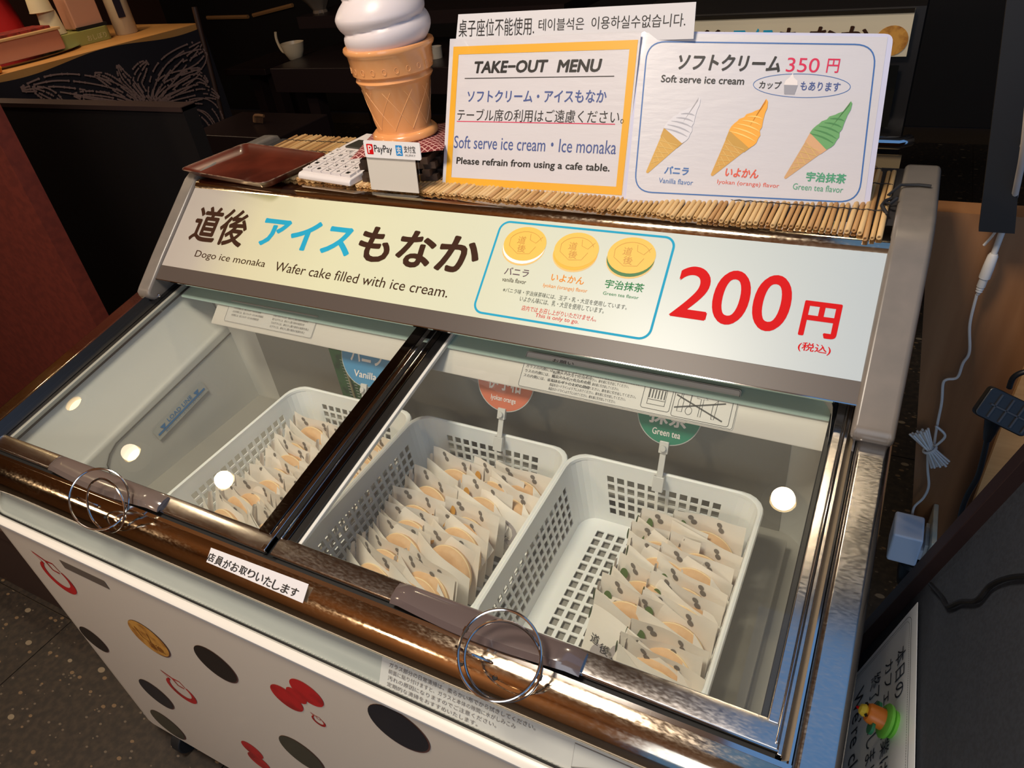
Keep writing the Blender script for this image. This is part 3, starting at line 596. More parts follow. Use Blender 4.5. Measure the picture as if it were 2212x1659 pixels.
def blob(lobes, label):
    mb = MB(); cs = []
    for k_, (pa, pb) in enumerate(lobes):
        (ua, va), (ub, vb2) = FF.uv(pa), FF.uv(pb); u, v = (ua + ub) / 2, (va + vb2) / 2; r = math.hypot(ub - ua, vb2 - va) / 2 * 1.06; cs.append((u, v, r))
        mb.poly(arc(u, v, r, r, 0, 350, 35), k_ * 5e-6)
    mu_, mv_ = (cs[0][0] + cs[1][0]) / 2, (cs[0][1] + cs[1][1]) / 2; mr_ = cs[0][2] * 0.62
    mb.poly(arc(mu_, mv_, mr_, mr_, 0, 350, 35), 1.2e-5)
    o = add('peanut_sticker', mb, M_redst, FZ, FF.M()); o['label'] = label
blob((((632, 1468), (691, 1526)), ((590, 1480), (648, 1536))), 'large red double-lobed sticker'); blob((((527, 1602), (562, 1638)), ((538, 1626), (581, 1664))), 'small red double-lobed sticker')
mb = MB(); a = FF.uv((127, 1209)); b2 = FF.uv((229, 1262)); mb.poly([(a[0], a[1] - 0.018), (b2[0], a[1] - 0.018), (b2[0], a[1]), (a[0], a[1])], 0); add('serial_label', mb, mat('label_brown', (96, 84, 72), 0.5), FZ, FF.M())
# ================================================================= BASKETS
M_bask = mat('basket_plastic', (240, 240, 238), 0.35, sss=0.2)
def basket(label, x0, x1, y0, y1, zt, zb):
    root = thing('plastic_basket', label, 'basket', ((x0 + x1) / 2, (y0 + y1) / 2, zb), 'white perforated baskets in the freezer')
    hx, hy, H = (x1 - x0) / 2, (y1 - y0) / 2, zt - zb; R = 0.028; dr = 0.016
    # perimeter stations with hole flags
    def side(n0, L):   # cell boundaries along a straight side: rib/hole pairs
        k = int((L - 0.02) / 0.0146); st_ = (L - k * 0.0146) / 2; out = [(0, False)]
        for i in range(k): out += [(st_ + i * 0.0146 + 0.0023, True), (st_ + i * 0.0146 + 0.0123, False)]
        return out
    def ring(t):       # t: 0 top .. 1 bottom
        ax, ay = hx - dr * t, hy - dr * t; return ax, ay
    st_list = []       # (side index, fraction, hole)
    for si, (L, nm) in enumerate(((2 * (hx - R), 'x'), (2 * (hy - R), 'y'), (2 * (hx - R), 'x'), (2 * (hy - R), 'y'))):
        for (d, h) in side(0, L): st_list.append(('s', si, d / L, h))
        st_list.append(('s', si, 1.0, False))
        for k in range(1, 5): st_list.append(('c', si, k / 5, False))
    def pt(st_, t, z, off=0.0):
        kind, si, f, h = st_; ax, ay = hx - dr * t - off, hy - dr * t - off; r = R - 0.004 * t
        cs = [(-ax + r, -ay, 1, 0), (ax, -ay + r, 0, 1), (ax - r, ay, -1, 0), (-ax, ay - r, 0, -1)][si]
        L = 2 * (ax - r) if si % 2 == 0 else 2 * (ay - r)
        if kind == 's': return (cs[0] + cs[2] * L * f, cs[1] + cs[3] * L * f, z)
        cc = [(ax - r, -ay + r, 270), (ax - r, ay - r, 0), (-ax + r, ay - r, 90), (-ax + r, -ay + r, 180)][si]; a = math.radians(cc[2] + 90 * f)
        return (cc[0] + r * math.cos(a), cc[1] + r * math.sin(a), z)
    n = len(st_list); zr = [H, H - 0.022]; holes = [False]
    z = H - 0.022
    while z - 0.0125 > 0.008: zr += [z - 0.0096, z - 0.0128]; holes += [True, False]; z -= 0.0128
    zr.append(0.004); holes.append(False)
    mb = MB(); vs = []
    for z in zr:
        t = 1 - z / H
        vs += [pt(s_, t, z) for s_ in st_list]
    fs = []
    for i in range(len(zr) - 1):
        for k in range(n):
            if holes[i] and st_list[k][3]: continue
            k2 = (k + 1) % n; fs.append((i * n + k, i * n + k2, (i + 1) * n + k2, (i + 1) * n + k))
    mb.add(vs, fs); add('basket_wall', mb, M_bask, root, solid=0.0018)
    # rolled rim
    mb = MB(); prof = [(0.0, -0.006), (-0.0035, -0.0055), (-0.005, -0.002), (-0.004, 0.001), (-0.0015, 0.002), (0.001, 0.0008), (0.0015, -0.003)]
    vs = []
    for off, dz in prof: vs += [pt(s_, 0, H + dz, off) for s_ in st_list]
    mb.add(vs, [(i * n + k, i * n + (k + 1) % n, (i + 1) * n + (k + 1) % n, (i + 1) * n + k) for i in range(len(prof) - 1) for k in range(n)]); add('rim', mb, M_bask, root, smooth=True)
    # floor grid
    ax, ay = hx - dr, hy - dr; mb = MB(); p = 0.0150; kx = int((2 * ax - 0.036) / p); ky = int((2 * ay - 0.036) / p)
    xs_ = [-ax]; fx = [False]
    for i in range(kx): xs_ += [-kx * p / 2 + i * p + 0.0025, -kx * p / 2 + (i + 1) * p - 0.0025]; fx += [True, False]
    xs_.append(ax); ys_ = [-ay]; fy = [False]
    for i in range(ky): ys_ += [-ky * p / 2 + i * p + 0.002, -ky * p / 2 + (i + 1) * p - 0.002]; fy += [True, False]
    ys_.append(ay)
    nx = len(xs_); vs = [(x, y, 0.004) for y in ys_ for x in xs_]; fs = []
    for j in range(len(ys_) - 1):
        for i in range(nx - 1):
            if fx[i] and fy[j]: continue
            fs.append((j * nx + i, j * nx + i + 1, (j + 1) * nx + i + 1, (j + 1) * nx + i))
    mb.add(vs, fs); add('basket_floor', mb, M_bask, root, solid=0.0022)
    return root
BZT, BZB = -0.150, -0.252
basket('white perforated basket on the left, holding the longest rows of packets', 0.284, 0.5195, -0.315, -0.022, BZT, BZB)
basket('white perforated basket in the middle, with the orange round sign clipped on', 0.526, 0.7745, -0.315, -0.020, BZT, BZB)
basket('white perforated basket on the right, half empty along its left side', 0.781, 1.0285, -0.315, -0.020, BZT, BZB)
mb = MB(); mb.box((0.10, -0.30, IZ), (1.06, 0.02, BZB - 0.001)); tag(add('shelf_box', mb, M_linerdk, None), 'grey raised shelf inside the freezer carrying the baskets', 'shelf')
# ================================================================= MONAKA PACKETS
BW = 0.086
def sheet(cols, rows, fn):
    vs = [fn(i / cols, j / rows) for j in range(rows + 1) for i in range(cols + 1)]
    return vs, [(j * (cols + 1) + i, j * (cols + 1) + i + 1, (j + 1) * (cols + 1) + i + 1, (j + 1) * (cols + 1) + i) for j in range(rows) for i in range(cols)]
BAGM = {}
def bag_meshes(k, text):
    key = (k, text)
    if key in BAGM: return BAGM[key]
    rnd = random.Random(100 + k); h = BW
    j1, j2, j3 = rnd.uniform(-.004, .004), rnd.uniform(-.004, .004), rnd.uniform(0, .006)
    def bulge(u, v): return math.sin(PI * min(max(u, 0), 1)) * math.sin(PI * min(max(v, 0), 1))
    # back sheet stands behind (+y), front sheet bulges over the wafer (-y)
    def fb(u, v): return ((u - .5) * BW, 0.010 + 0.004 * bulge(u, v) + j1 * v * (u - .5) * 2 + 0.003 * math.sin(7 * u + k) * v, v * (h + 0.003 * math.sin(3 * u + k) + j3 * (1 - u)))
    mb = MB(); v_, f_ = sheet(8, 8, fb); mb.add(v_, f_)
    # folded strip joining the sheets on the left
    def fl_(u, v): a = u * PI; return (-BW / 2 - 0.0015 * math.sin(a), 0.010 - u * 0.016 * (1 - 0.6 * v) , v * h * 0.97)
    v_, f_ = sheet(3, 6, fl_); mb.add(v_, f_)
    back = mb.mesh('back_sheet', M_bag, True)
    def ft(u, v):
        top = h * (0.95 - (0.22 + 0.05 * (k % 4)) * u ** 1.4 + 0.02 * math.sin(5 * u + k)); return ((u - .5) * BW + 0.002 * v, -0.006 - 0.011 * bulge(u, v * 0.75) - j2 * u - (0.003 * u * v), v * top)
    mb = MB(); v_, f_ = sheet(10, 8, ft); mb.add(v_, f_); front = mb.mesh('front_sheet', M_bag, True)
    # loose corner flap on the right
    mb = MB(); x = BW / 2; mb.add([(x - 0.020, -0.004, h * 0.86), (x + 0.004, -0.001 + j1, h * 0.55), (x - 0.002, -0.011, h * 0.30), (x - 0.016, -0.011, h * 0.50)], [(0, 1, 2, 3)]); flap = mb.mesh('side_flap', M_bag)
    # wafer: two shells meeting at a rim
    mb = MB(); R = 0.0350; pr = [(0.0001, -0.0100), (R * 0.6, -0.0098), (R * 0.82, -0.0085), (R * 0.94, -0.0055), (R * 0.985, -0.0015), (R * 1.0, -0.0006), (R, 0.0006), (R * 0.985, 0.0015), (R * 0.94, 0.0055), (R * 0.82, 0.0085), (R * 0.6, 0.0098), (0.0001, 0.0100)]
    mb.lathe(pr, 36); waf = mb.mesh('wafer', M_wafer, True)
    mb = MB(); mb.lathe([(R * 0.988, -0.0012), (R * 1.008, -0.0008), (R * 1.008, 0.0008), (R * 0.988, 0.0012)], 36); rim = mb.mesh('seam', mat('wafer_seam', (240, 212, 166), 0.6), True)
    # printed motifs: pairs of little gourd blobs
    mb = MB()
    def blobs(cu, cv, sz, fn, off, ang):
        ca, sa = math.cos(ang), math.sin(ang)
        for (a, b, r) in ((-0.6, 0.25, 0.62), (0.55, -0.3, 0.68)):
            pts = []
            for q in range(10):
                w = 2 * PI * q / 10; lu = a * sz + r * sz * math.cos(w); lv = b * sz + r * sz * math.sin(w) * 0.9
                uu = cu + (lu * ca - lv * sa) / BW; vv = cv + (lu * sa + lv * ca) / h; p = fn(uu, vv); pts.append((p[0], p[1] + off, p[2]))
            mb.add(pts, [tuple(range(10))])
        pts = []
        for q in range(8):
            w = 2 * PI * q / 8; p = fn(cu + (-1.2 * sz + 0.3 * sz * math.cos(w)) / BW, cv + (-0.9 * sz + 0.3 * sz * math.sin(w)) / h); pts.append((p[0], p[1] + off, p[2]))
        for q in range(8):
            pass
    blobs(0.26, 0.90, 0.0056, fb, -0.0007, -0.5); blobs(0.66, 0.88, 0.0056, fb, -0.0007, -0.7)
    if k % 3 == 0: blobs(0.40, 0.55, 0.0040, ft, -0.0008, -0.6)
    mot = mb.mesh('printed_motif', mat('motif_grey', (120, 112, 104), 0.6))
    mb = MB(); mb.add([(x - 0.011 + 0.0042 * math.cos(w) * 0.8, -0.0095, h * 0.56 + 0.0055 * math.sin(w)) for w in [q * PI / 5 for q in range(10)]] , [tuple(range(10))]); mb.add([(x - 0.0065 + 0.003 * math.cos(w), -0.0088, h * 0.49 + 0.0035 * math.sin(w)) for w in [q * PI / 5 for q in range(10)]], [tuple(range(10))])
    fmot = mb.mesh('flap_motif', mat('motif_dark', (44, 46, 40), 0.6))
    extra = None
    if text:
        mb = MB(); mb.mi = 0
        def on(u, v): p = ft(u, v); return (p[0], p[1] - 0.0009, p[2])
        # grey gourd behind the lettering
        for (cu, cv, r) in ((0.60, 0.50, 0.0175), (0.28, 0.38, 0.0125)):
            mb.add([on(cu + r * math.cos(w) / BW, cv + r * 1.25 * math.sin(w) / h) for w in [q * PI / 10 for q in range(20)]], [tuple(range(20))])
        gm = mb.mesh('grey_gourd', mat('gourd_grey', (176, 166, 166), 0.6))
        mb = MB()
        for i_, ch in enumerate('道後もなか'):
            vs, fs = text_raw(ch, 0.02); x0 = min(v.x for v in vs); y0 = min(v.y for v in vs); sc = 0.0125 if i_ < 2 else 0.0095
            mb.add([(lambda p: (p[0], p[1] - 0.0006, p[2]))(on(0.10 + i_ * 0.165 + (v.x - x0) * sc / BW, 0.52 - i_ * 0.055 + (v.y - y0) * sc / h)) for v in vs], fs)
        lm = mb.mesh('lettering', M_ink)
        mb = MB(); mb.add([on(0.62 + a_ / BW, 0.12 + b_ / h) for a_, b_ in ((-.006, .0), (.006, .0), (.0075, .006), (.004, .011), (0.0, .017), (-.004, .011), (-.0075, .006))], [tuple(range(7))])
        sm = mb.mesh('small_swirl', mat('swirl_grey', (196, 188, 184), 0.6)); extra = (gm, lm, sm)
    BAGM[key] = (back, front, flap, waf, rim, mot, fmot, extra); return BAGM[key]
ovals = {}
def oval_mesh(c):
    if c not in ovals:
        mb = MB(); mb.add([(-BW / 2 - 0.0022, 0.002 + 0.0035 * math.cos(w), BW * 0.80 + 0.0075 * math.sin(w)) for w in [q * PI / 8 for q in range(16)]], [tuple(range(16))])
        mb.add([(-BW / 2 + 0.012 + 0.005 * math.cos(w), 0.0075, BW * 0.80 + 0.0075 * math.sin(w)) for w in [q * PI / 8 for q in range(16)]], [tuple(range(16))])
        ovals[c] = mb.mesh('flavour_mark', {'g': mat('mark_green', (88, 116, 52), 0.6), 'o': mat('mark_gold', (222, 160, 60), 0.6), 'n': mat('motif_dark', (44, 46, 40), 0.6)}[c])
    return ovals[c]
nb_ = 0
def packet(px, label, group, k, mark, text=False, yaw=-7, lean=19, roll=0, zt=-0.166, s=1.0):
    """px: where the upper-left corner of the packet's back sheet shows"""
    global nb_; nb_ += 1; rnd = random.Random(nb_ * 13)
    P = atz(px, zt); M0 = Matrix.Rotation(math.radians(yaw + rnd.uniform(-5, 5)), 4, 'Z') @ Matrix.Rotation(math.radians(-lean + rnd.uniform(-3, 3)), 4, 'X') @ Matrix.Rotation(math.radians(roll + rnd.uniform(-2, 2)), 4, 'Y')
    corner = M0 @ Vector((-BW / 2 * s, 0.010, BW * s)); base = P - corner
    zmin = BZB + 0.007; base.z = max(base.z, zmin); base.z = min(base.z, zmin + 0.004)
    lo, hi = {'l': (0.297, 0.508), 'm': (0.539, 0.762), 'r': (0.794, 1.016)}[group.split('the ')[1][0]]; hw_b = BW / 2 * math.cos(math.radians(yaw)) * 0.99
    base.x = min(max(base.x, lo + hw_b), hi - hw_b); base.y = min(max(base.y, -0.292), -0.062)
    root = thing('monaka_packet', label, 'wafer packet', Matrix.Translation(base) @ M0, group)
    b, f, fl2, w, rm, mo, fm, ex = bag_meshes(k % 6, text)
    bo = link('back_sheet', b, root); link('printed_motif', mo, bo)
    fo = link('front_sheet', f, root)
    if rnd.random() < 0.7: link('flap_motif', fm, link('side_flap', fl2, root))
    tilt = Matrix.Translation((0.003 + rnd.uniform(-.002, .003), 0.0, 0.0372 + rnd.uniform(0, 0.005))) @ Matrix.Rotation(PI / 2 - 0.06, 4, 'X')
    wo = link('wafer', w, root, tilt); link('seam', rm, wo)
    if mark: link('flavour_mark', oval_mesh(mark), root)
    if ex:
        link('printed_gourd', ex[0], fo); link('lettering', ex[1], fo); link('printed_swirl', ex[2], fo)
    return root
rows_ = ['frontmost', 'second from the front', 'third from the front', 'fourth from the front', 'fifth from the front', 'sixth from the front', 'seventh from the front', 'eighth from the front', 'ninth from the front']
def column(pts, where, group, mark, **kw):
    for i, p in enumerate(pts):   # listed from the front to the back
        pos = 'rearmost' if i == len(pts) - 1 else rows_[i]
        packet(p[:2], 'white paper wafer packet, %s in %s' % (pos, where), group, i + len(pts), mark, text=(len(p) > 2), **dict(kw, **({'lean': p[2]} if len(p) > 2 else {})))
gL, gM, gR = 'wafer packets in the left basket', 'wafer packets in the middle basket', 'wafer packets in the right basket'
column([(446, 1068), (486, 1037), (516, 1023), (545, 1000), (570, 974), (594, 948), (610, 922), (640, 893)], 'the left column of the left basket', gL, None)
column([(530, 1108), (559, 1088), (591, 1060), (620, 1028), (643, 1002), (668, 975), (690, 945), (712, 915)], 'the middle column of the left basket', gL, None)
column([(760, 1020), (785, 990), (808, 962), (830, 935)], 'the right column of the left basket', gL, None)
column([(762, 1171), (790, 1144), (822, 1108), (838, 1079), (855, 1048), (892, 1010), (935, 975)], 'the left column of the middle basket', gM, None)
column([(838, 1222), (880, 1180), (920, 1130), (947, 1093), (968, 1070), (996, 1032), (1022, 997)], 'the middle column of the middle basket', gM, 'o')
column([(1103, 1042, 33), (1118, 1010)], 'the right column of the middle basket', gM, 'o')
column([(1292, 1270, 40), (1298, 1250), (1335, 1202), (1368, 1157), (1370, 1122), (1392, 1095)], 'the left column of the right basket', gR, 'g')
column([(1383, 1415), (1392, 1376), (1412, 1346), (1422, 1295), (1440, 1258), (1452, 1222), (1463, 1182), (1475, 1150), (1487, 1108)], 'the right column of the right basket', gR, 'g')
# ================================================================= ROUND FLAVOUR SIGNS
def popsign(cpx, rpx, y, col, jp, en, label, jb):
    c_ = hit(cpx, (0, -0.012, -0.115), (0, -1, 0.52)); fr = Frame(c_, (1, 0, 0), (0, 0.52, 1)); r = abs(fr.uv((cpx[0] + rpx, cpx[1]))[0]) * 0.97
    root = thing('round_flavour_sign', label, 'sign', fr.M(), 'round flavour signs clipped to the baskets')
    mb = MB(); mb.poly(arc(0, 0, r * 1.03, r * 1.03, 0, 352, 44), -0.0004); add('laminate', mb, mat('laminate_edge', (190, 192, 188), 0.2), root)
    mb = MB(); mb.poly(arc(0, 0, r, r, 0, 352, 44), 0.0); o = add('disc', mb, mat('pop_' + en, col, 0.4), root)
    mb = MB(); text_uv(mb, jp, -r * 0.62, (jb - 0.22) * r, r * 0.62, (jb + 0.33) * r, 0.0006, 0.03); text_uv(mb, en, -r * 0.45, -0.74 * r, r * 0.45, -0.52 * r, 0.0006, 0.015); add('lettering', mb, M_wink, o)
    zr = (BZT - c_.z) * 1.12; zr = min(zr, -r - 0.01)
    mb = MB(); mb.box((-0.006, -r - 0.012, -0.003), (0.006, -r + 0.004, 0.003)); mb.box((-0.004, zr - 0.012, -0.001), (0.004, -r - 0.010, 0.001)); mb.box((-0.007, zr - 0.016, -0.002), (0.007, zr + 0.004, 0.004)); mb.lathe([(0.004, -0.003), (0.004, 0.003)], 12, (0, -r - 0.005, 0.004))
    add('clip', mb, mat('clear_clip', (206, 204, 200), 0.15), root, bevel=0.0008)
popsign((792, 768), 58, -0.012, (74, 140, 184), 'バニラ', 'Vanilla', 'blue round flavour sign reading Vanilla behind the left basket', -0.05)
popsign((1092, 822), 64, -0.012, (206, 112, 84), '伊予柑', 'Iyokan orange', 'orange round flavour sign reading Iyokan orange behind the middle basket', -0.12)
popsign((1446, 893), 74, -0.012, (40, 128, 100), '抹茶', 'Green tea', 'green round flavour sign reading Green tea behind the right basket', -0.18)
p = aty((725, 790), 0.030)
th = thing('thermometer', 'green printed thermometer board on the back wall behind the blue sign', 'thermometer', (p.x + 0.03, 0.030, p.z - 0.03))
mb = MB(); mb.box((-0.032, -0.002, -0.065), (0.032, 0.002, 0.065)); add('board', mb, mat('thermo_green', (58, 104, 56), 0.5, noise=(40, (34, 70, 36), 0.5, 0.62)), th)
mb = MB(); mb.tube([(-0.004, -0.004, -0.06), (-0.004, -0.004, 0.055)], 0.002, 8); add('glass_tube', mb, mat('tube_beige', (170, 160, 120), 0.2), th)
mb = MB()
for i in range(18): mb.box((-0.014, -0.0025, -0.055 + i * 0.006), (-0.008, -0.0021, -0.0545 + i * 0.006)); mb.box((0.002, -0.0025, -0.055 + i * 0.006), (0.008, -0.0021, -0.0545 + i * 0.006))
add('scale_marks', mb, M_wink, th)
# ================================================================= HAND-WRITTEN STRIP, RINGS
nst = [(-0.3595, -0.0962), (-0.367, -0.0986), (-0.375, -0.1024), (-0.3825, -0.1085), (-0.3855, -0.1130)]
A = aty((447, 1212), -0.365); 
q = [hit(p, (0, -0.372, -0.104), (0, -0.55, 0.83)) for p in ((455, 1183), (668, 1260), (655, 1302), (445, 1215))]
SP = Frame(q[3] + Vector((0, -0.0035, 0.005)), q[2] - q[3], q[0] - q[3])
c5 = [SP.uv(p) for p in ((446, 1214), (654, 1303), (667, 1262), (456, 1183))]
r = thing('handwritten_strip', 'white paper strip with handwritten 店員がお取りいたします taped to the front rail', 'notice', SP.M())
mb = MB(); mb.poly(c5, 0.0); o = add('paper', mb, M_paper, r, solid=0.0005)
mb = MB(); W_ = c5[1][0] - c5[0][0]; H_ = c5[3][1] - c5[0][1]
for i_, ch in enumerate('店員がお取りいたします'):
    text_uv(mb, ch, W_ * (0.035 + i_ * 0.0865), H_ * (0.22 - 0.04 * math.sin(i_)) - W_ * 0.0 + (c5[1][1] - c5[0][1]) * i_ / 11, W_ * (0.035 + i_ * 0.0865 + 0.075), H_ * 0.80 + (c5[1][1] - c5[0][1]) * i_ / 11, 0.0007, 0.015, 0.05)
add('lettering', mb, M_ink, r)
M_ring = mat('ring_steel', (214, 208, 204), 0.12, 1.0)
def ring(cen, R, nrm, label, par_name='binder_ring', a0=0, a1=360, thick=0.0014):
    fr = Frame(cen, Vector((1, 0.2, 0)).cross(Vector(nrm)).cross(Vector(nrm)) if False else Vector(nrm).orthogonal(), Vector(nrm).cross(Vector(nrm).orthogonal()))
    root = thing(par_name, label, 'ring', fr.M(), 'steel rings through the front rail')
    mb = MB(); n = 56; pts = [(R * math.cos(math.radians(a0 + (a1 - a0) * i / n)), R * math.sin(math.radians(a0 + (a1 - a0) * i / n)), 0) for i in range(n if a1 - a0 >= 360 else n + 1)]
    mb.tube(pts, thick, 8, a1 - a0 >= 360); add('wire', mb, M_ring, root, smooth=True)
    mb = MB(); mb.tube([(R * math.cos(a), R * math.sin(a), 0) for a in (2.0, 2.06, 2.12)], thick * 1.7, 8); add('hinge', mb, M_ring, root, smooth=True)
    return root
def ring_px(c_, y, z, n, R, label): x_ = aty(c_, y).x; ring(hit(c_, (x_, y, z), n), R, n, label)
ring_px((1078, 1413), -0.374, -0.068, (0.10, -0.50, 0.86), 0.0385, 'large steel ring hanging over the rail at the right lid handle')
ring_px((1086, 1428), -0.378, -0.082, (0.20, -0.76, 0.60), 0.036, 'second steel ring behind the large one at the right lid handle')
ring_px((214, 1078), -0.374, -0.070, (0.40, -0.66, 0.62), 0.0375, 'large steel ring hanging over the rail at the left lid handle')
ring_px((228, 1092), -0.378, -0.084, (0.05, -0.88, 0.46), 0.034, 'second steel ring behind the large one at the left lid handle')
def wire_tie(pa, pb, label):
    A = hit(pa, (0, -0.372, -0.100), (0, -0.55, 0.83)); B = hit(pb, (0, -0.372, -0.100), (0, -0.55, 0.83)); mb = MB()
    mb.tube([A.lerp(B, t) + Vector((0, -0.006, 0.010)) * math.sin(PI * t) for t in [i / 10 for i in range(11)]], 0.0012, 8); o = add('wire_loop', mb, M_ring, smooth=True); tag(o, label, 'wire', 'steel rings through the front rail')
wire_tie((985, 1396), (1062, 1430), 'short steel loop through two holes in the rail at the right ring')
wire_tie((168, 1073), (212, 1092), 'short steel loop through the rail at the left ring')
# ================================================================= THINGS ON TOP
ZT = 0.119
# --- bamboo mat
MAT = thing('bamboo_mat', 'mat of thin pale bamboo sticks lying along the freezer top', 'mat', (0, 0, ZT))
Mb = [mat('bamboo_%d' % i, c_, 0.55, noise=(30, c2, 0.35, 0.7, (1, .2, 1))) for i, (c_, c2) in enumerate((((206, 168, 110), (170, 126, 74)), ((190, 146, 92), (150, 106, 62)), ((218, 184, 130), (180, 140, 88))))]
sm = []
for i in range(6):
    mb = MB(); L = 0.205; rr = 0.0026 + 0.0003 * (i % 3); b_r = random.Random(i)
    for a_, b2 in ((0, 1),):
        n = 8; vs = []; fs = []
        for (y, r1) in ((0, rr), (L * 0.35, rr * 1.0), (L * 0.36, rr * 1.1), (L * 0.37, rr), (L, rr * 0.95)):
            for k in range(n): w = 2 * PI * k / n; vs.append((r1 * math.cos(w), y, rr + r1 * math.sin(w)))
        for j in range(4): fs += [(j * n + k, j * n + (k + 1) % n, (j + 1) * n + (k + 1) % n, (j + 1) * n + k) for k in range(n)]
        b0 = len(vs)
        for k in range(n): w = 2 * PI * k / n; vs.append((rr * .5 * math.cos(w), 0, rr + rr * .5 * math.sin(w)))
        for k in range(n): w = 2 * PI * k / n; vs.append((rr * .5 * math.cos(w), 0.01, rr + rr * .5 * math.sin(w)))
        fs += [(k, (k + 1) % n, b0 + (k + 1) % n, b0 + k) for k in range(n)] + [(b0 + k, b0 + (k + 1) % n, b0 + n + (k + 1) % n, b0 + n + k) for k in range(n)] + [tuple(range(b0 + n, b0 + 2 * n))]
        mb.add(vs, fs)
    sm.append(mb.mesh('bamboo_stick', Mb[i % 3], True))
rnd = random.Random(3)
for i in range(158):
    x = 0.035 + i * 0.00675
    if x > 1.098: break
    y0 = 0.183 - 0.026 * min(1, x / 0.9) + rnd.uniform(-0.004, 0.004)
    if x > 1.075: y0 -= 0.012
    link('bamboo_stick', sm[rnd.randrange(6)], MAT, Matrix.Translation((x, y0, 0.0002 + rnd.uniform(0, 0.0006))) @ Matrix.Rotation(rnd.uniform(-0.018, 0.018), 4, 'Z'))
mb = MB()
for y in (0.215, 0.30, 0.352):
    mb.tube([(0.03 + i * 0.00675, y, 0.0062 + 0.0012 * (i % 2)) for i in range(159)], 0.0007, 5)
add('binding_thread', mb, mat('dark_thread', (40, 34, 30), 0.8), MAT)
mb = MB(); mb.tube([(1.092, 0.235, 0.008), (1.099, 0.225, 0.012), (1.104, 0.232, 0.016), (1.100, 0.242, 0.012), (1.093, 0.238, 0.010), (1.090, 0.225, 0.009), (1.098, 0.205, 0.006)], 0.0022, 6); mb.tube([(1.094, 0.262, 0.007), (1.105, 0.275, 0.016), (1.125, 0.28, 0.0155), (1.138, 0.278, 0.0155)], 0.0018, 6)
add('tie_knot', mb, mat('black_tie', (28, 28, 30), 0.6), MAT, smooth=True)
# --- lacquer tray
zt = ZT + 0.013; tq = [atz(p, zt + 0.012) for p in ((385, 360), (528, 303), (697, 325), (577, 392))]
ctr = (tq[0] + tq[1] + tq[2] + tq[3]) / 4; ux = ((tq[2] - tq[1]) + (tq[3] - tq[0])); ux.z = 0; uy = (tq[1] - tq[0]) + (tq[2] - tq[3]); uy.z = 0
fr = Frame((ctr.x, ctr.y, ZT + 0.006), ux, uy); hw, hd = ux.length / 4, uy.length / 4
M_lac = mat('lacquer', (98, 40, 26), 0.3, noise=(14, (64, 24, 16), 0.35, 0.7), coat=0.3)
tr = thing('lacquer_tray', 'dark red-brown lacquered tray with worn pale rim beside the calculator', 'tray', fr.M())
mb = MB(); lv = [(hw - 0.014, 0.0), (hw - 0.004, 0.010), (hw, 0.013), (hw - 0.001, 0.0145), (hw - 0.005, 0.012), (hw - 0.016, 0.003)]
n = None; vs = []
for w_, z in lv:
    d_ = w_ - hw; pl = rrect(-hw - d_, -hd - d_, hw + d_, hd + d_, 0.014, 6); n = len(pl); vs += [(p[0], p[1], z) for p in pl]
mb.add(vs, [(i * n + k, i * n + (k + 1) % n, (i + 1) * n + (k + 1) % n, (i + 1) * n + k) for i in range(len(lv) - 1) for k in range(n)] + [tuple(range(n))[::-1], tuple(range((len(lv) - 1) * n, len(lv) * n))])
add('tray_body', mb, M_lac, tr, smooth=True)
mb = MB(); pl = rrect(-hw, -hd, hw, hd, 0.014, 6); mb.tube([(p[0], p[1], 0.014) for p in pl], 0.0009, 5, True); add('worn_edge', mb, mat('worn_lacquer', (130, 104, 84), 0.6, noise=(60, (60, 28, 20), 0.45, 0.6)), tr)
# --- calculator
cq = [atz(p, ZT + 0.019) for p in ((640, 370), (727, 298), (812, 306), (752, 387))]
ux = (cq[3] - cq[0]); ux.z = 0; uy = (cq[1] - cq[0]); uy.z = 0; uyn = uy.normalized()
fr = Frame((cq[0].x, cq[0].y, ZT + 0.0065), ux, uy); cw = ux.length; cl = uy.length
ca = thing('calculator', 'white desk calculator with a dark display on the bamboo mat', 'calculator', fr.M())
Mc = mat('calc_white', (222, 216, 214), 0.45)
mb = MB(); mb.prism([(0, 0), (cl, 0), (cl, 0.022), (cl * 0.66, 0.020), (0.004, 0.010), (0, 0.006)], 0, cw); add('case', mb, Mc, ca, bevel=0.002)
sl = (0.020 - 0.010) / (cl * 0.66)
KF = Frame((0, 0.004, 0.0103), (1, 0, 0), (0, 1, sl)); keys = ['0・=＋', '1 2 3＋', '4 5 6×', '7 8 9÷', 'C CEAC%']
km = MB(); km.box((0, 0, 0), (cw * 0.17, cl * 0.084, 0.0035)); kme = km.mesh('key', Mc)
kl = ['0', '.', '=', '+', '-', '1', '2', '3', '×', 'M', '4', '5', '6', '÷', 'M', '7', '8', '9', '%', 'R', 'C', 'CE', 'AC', '√', '±']
for j in range(5):
    for i in range(5):
        ko = link('key', kme, ca, KF.M() @ T(cw * (0.045 + i * 0.185), cl * (0.035 + j * 0.100), 0))
        mb = MB(); s_ = kl[j * 5 + i]; text_uv(mb, s_, cw * 0.05, cl * 0.025, cw * 0.05 + cw * 0.06 * len(s_), cl * 0.065, 0.0038); add('lettering', mb, M_ink, ko)
mb = MB(); mb.box((cw * 0.12, cl * 0.60, 0.0175), (cw * 0.9, cl * 0.80, 0.0222)); add('display', mb, mat('calc_display', (62, 60, 54), 0.25), ca)
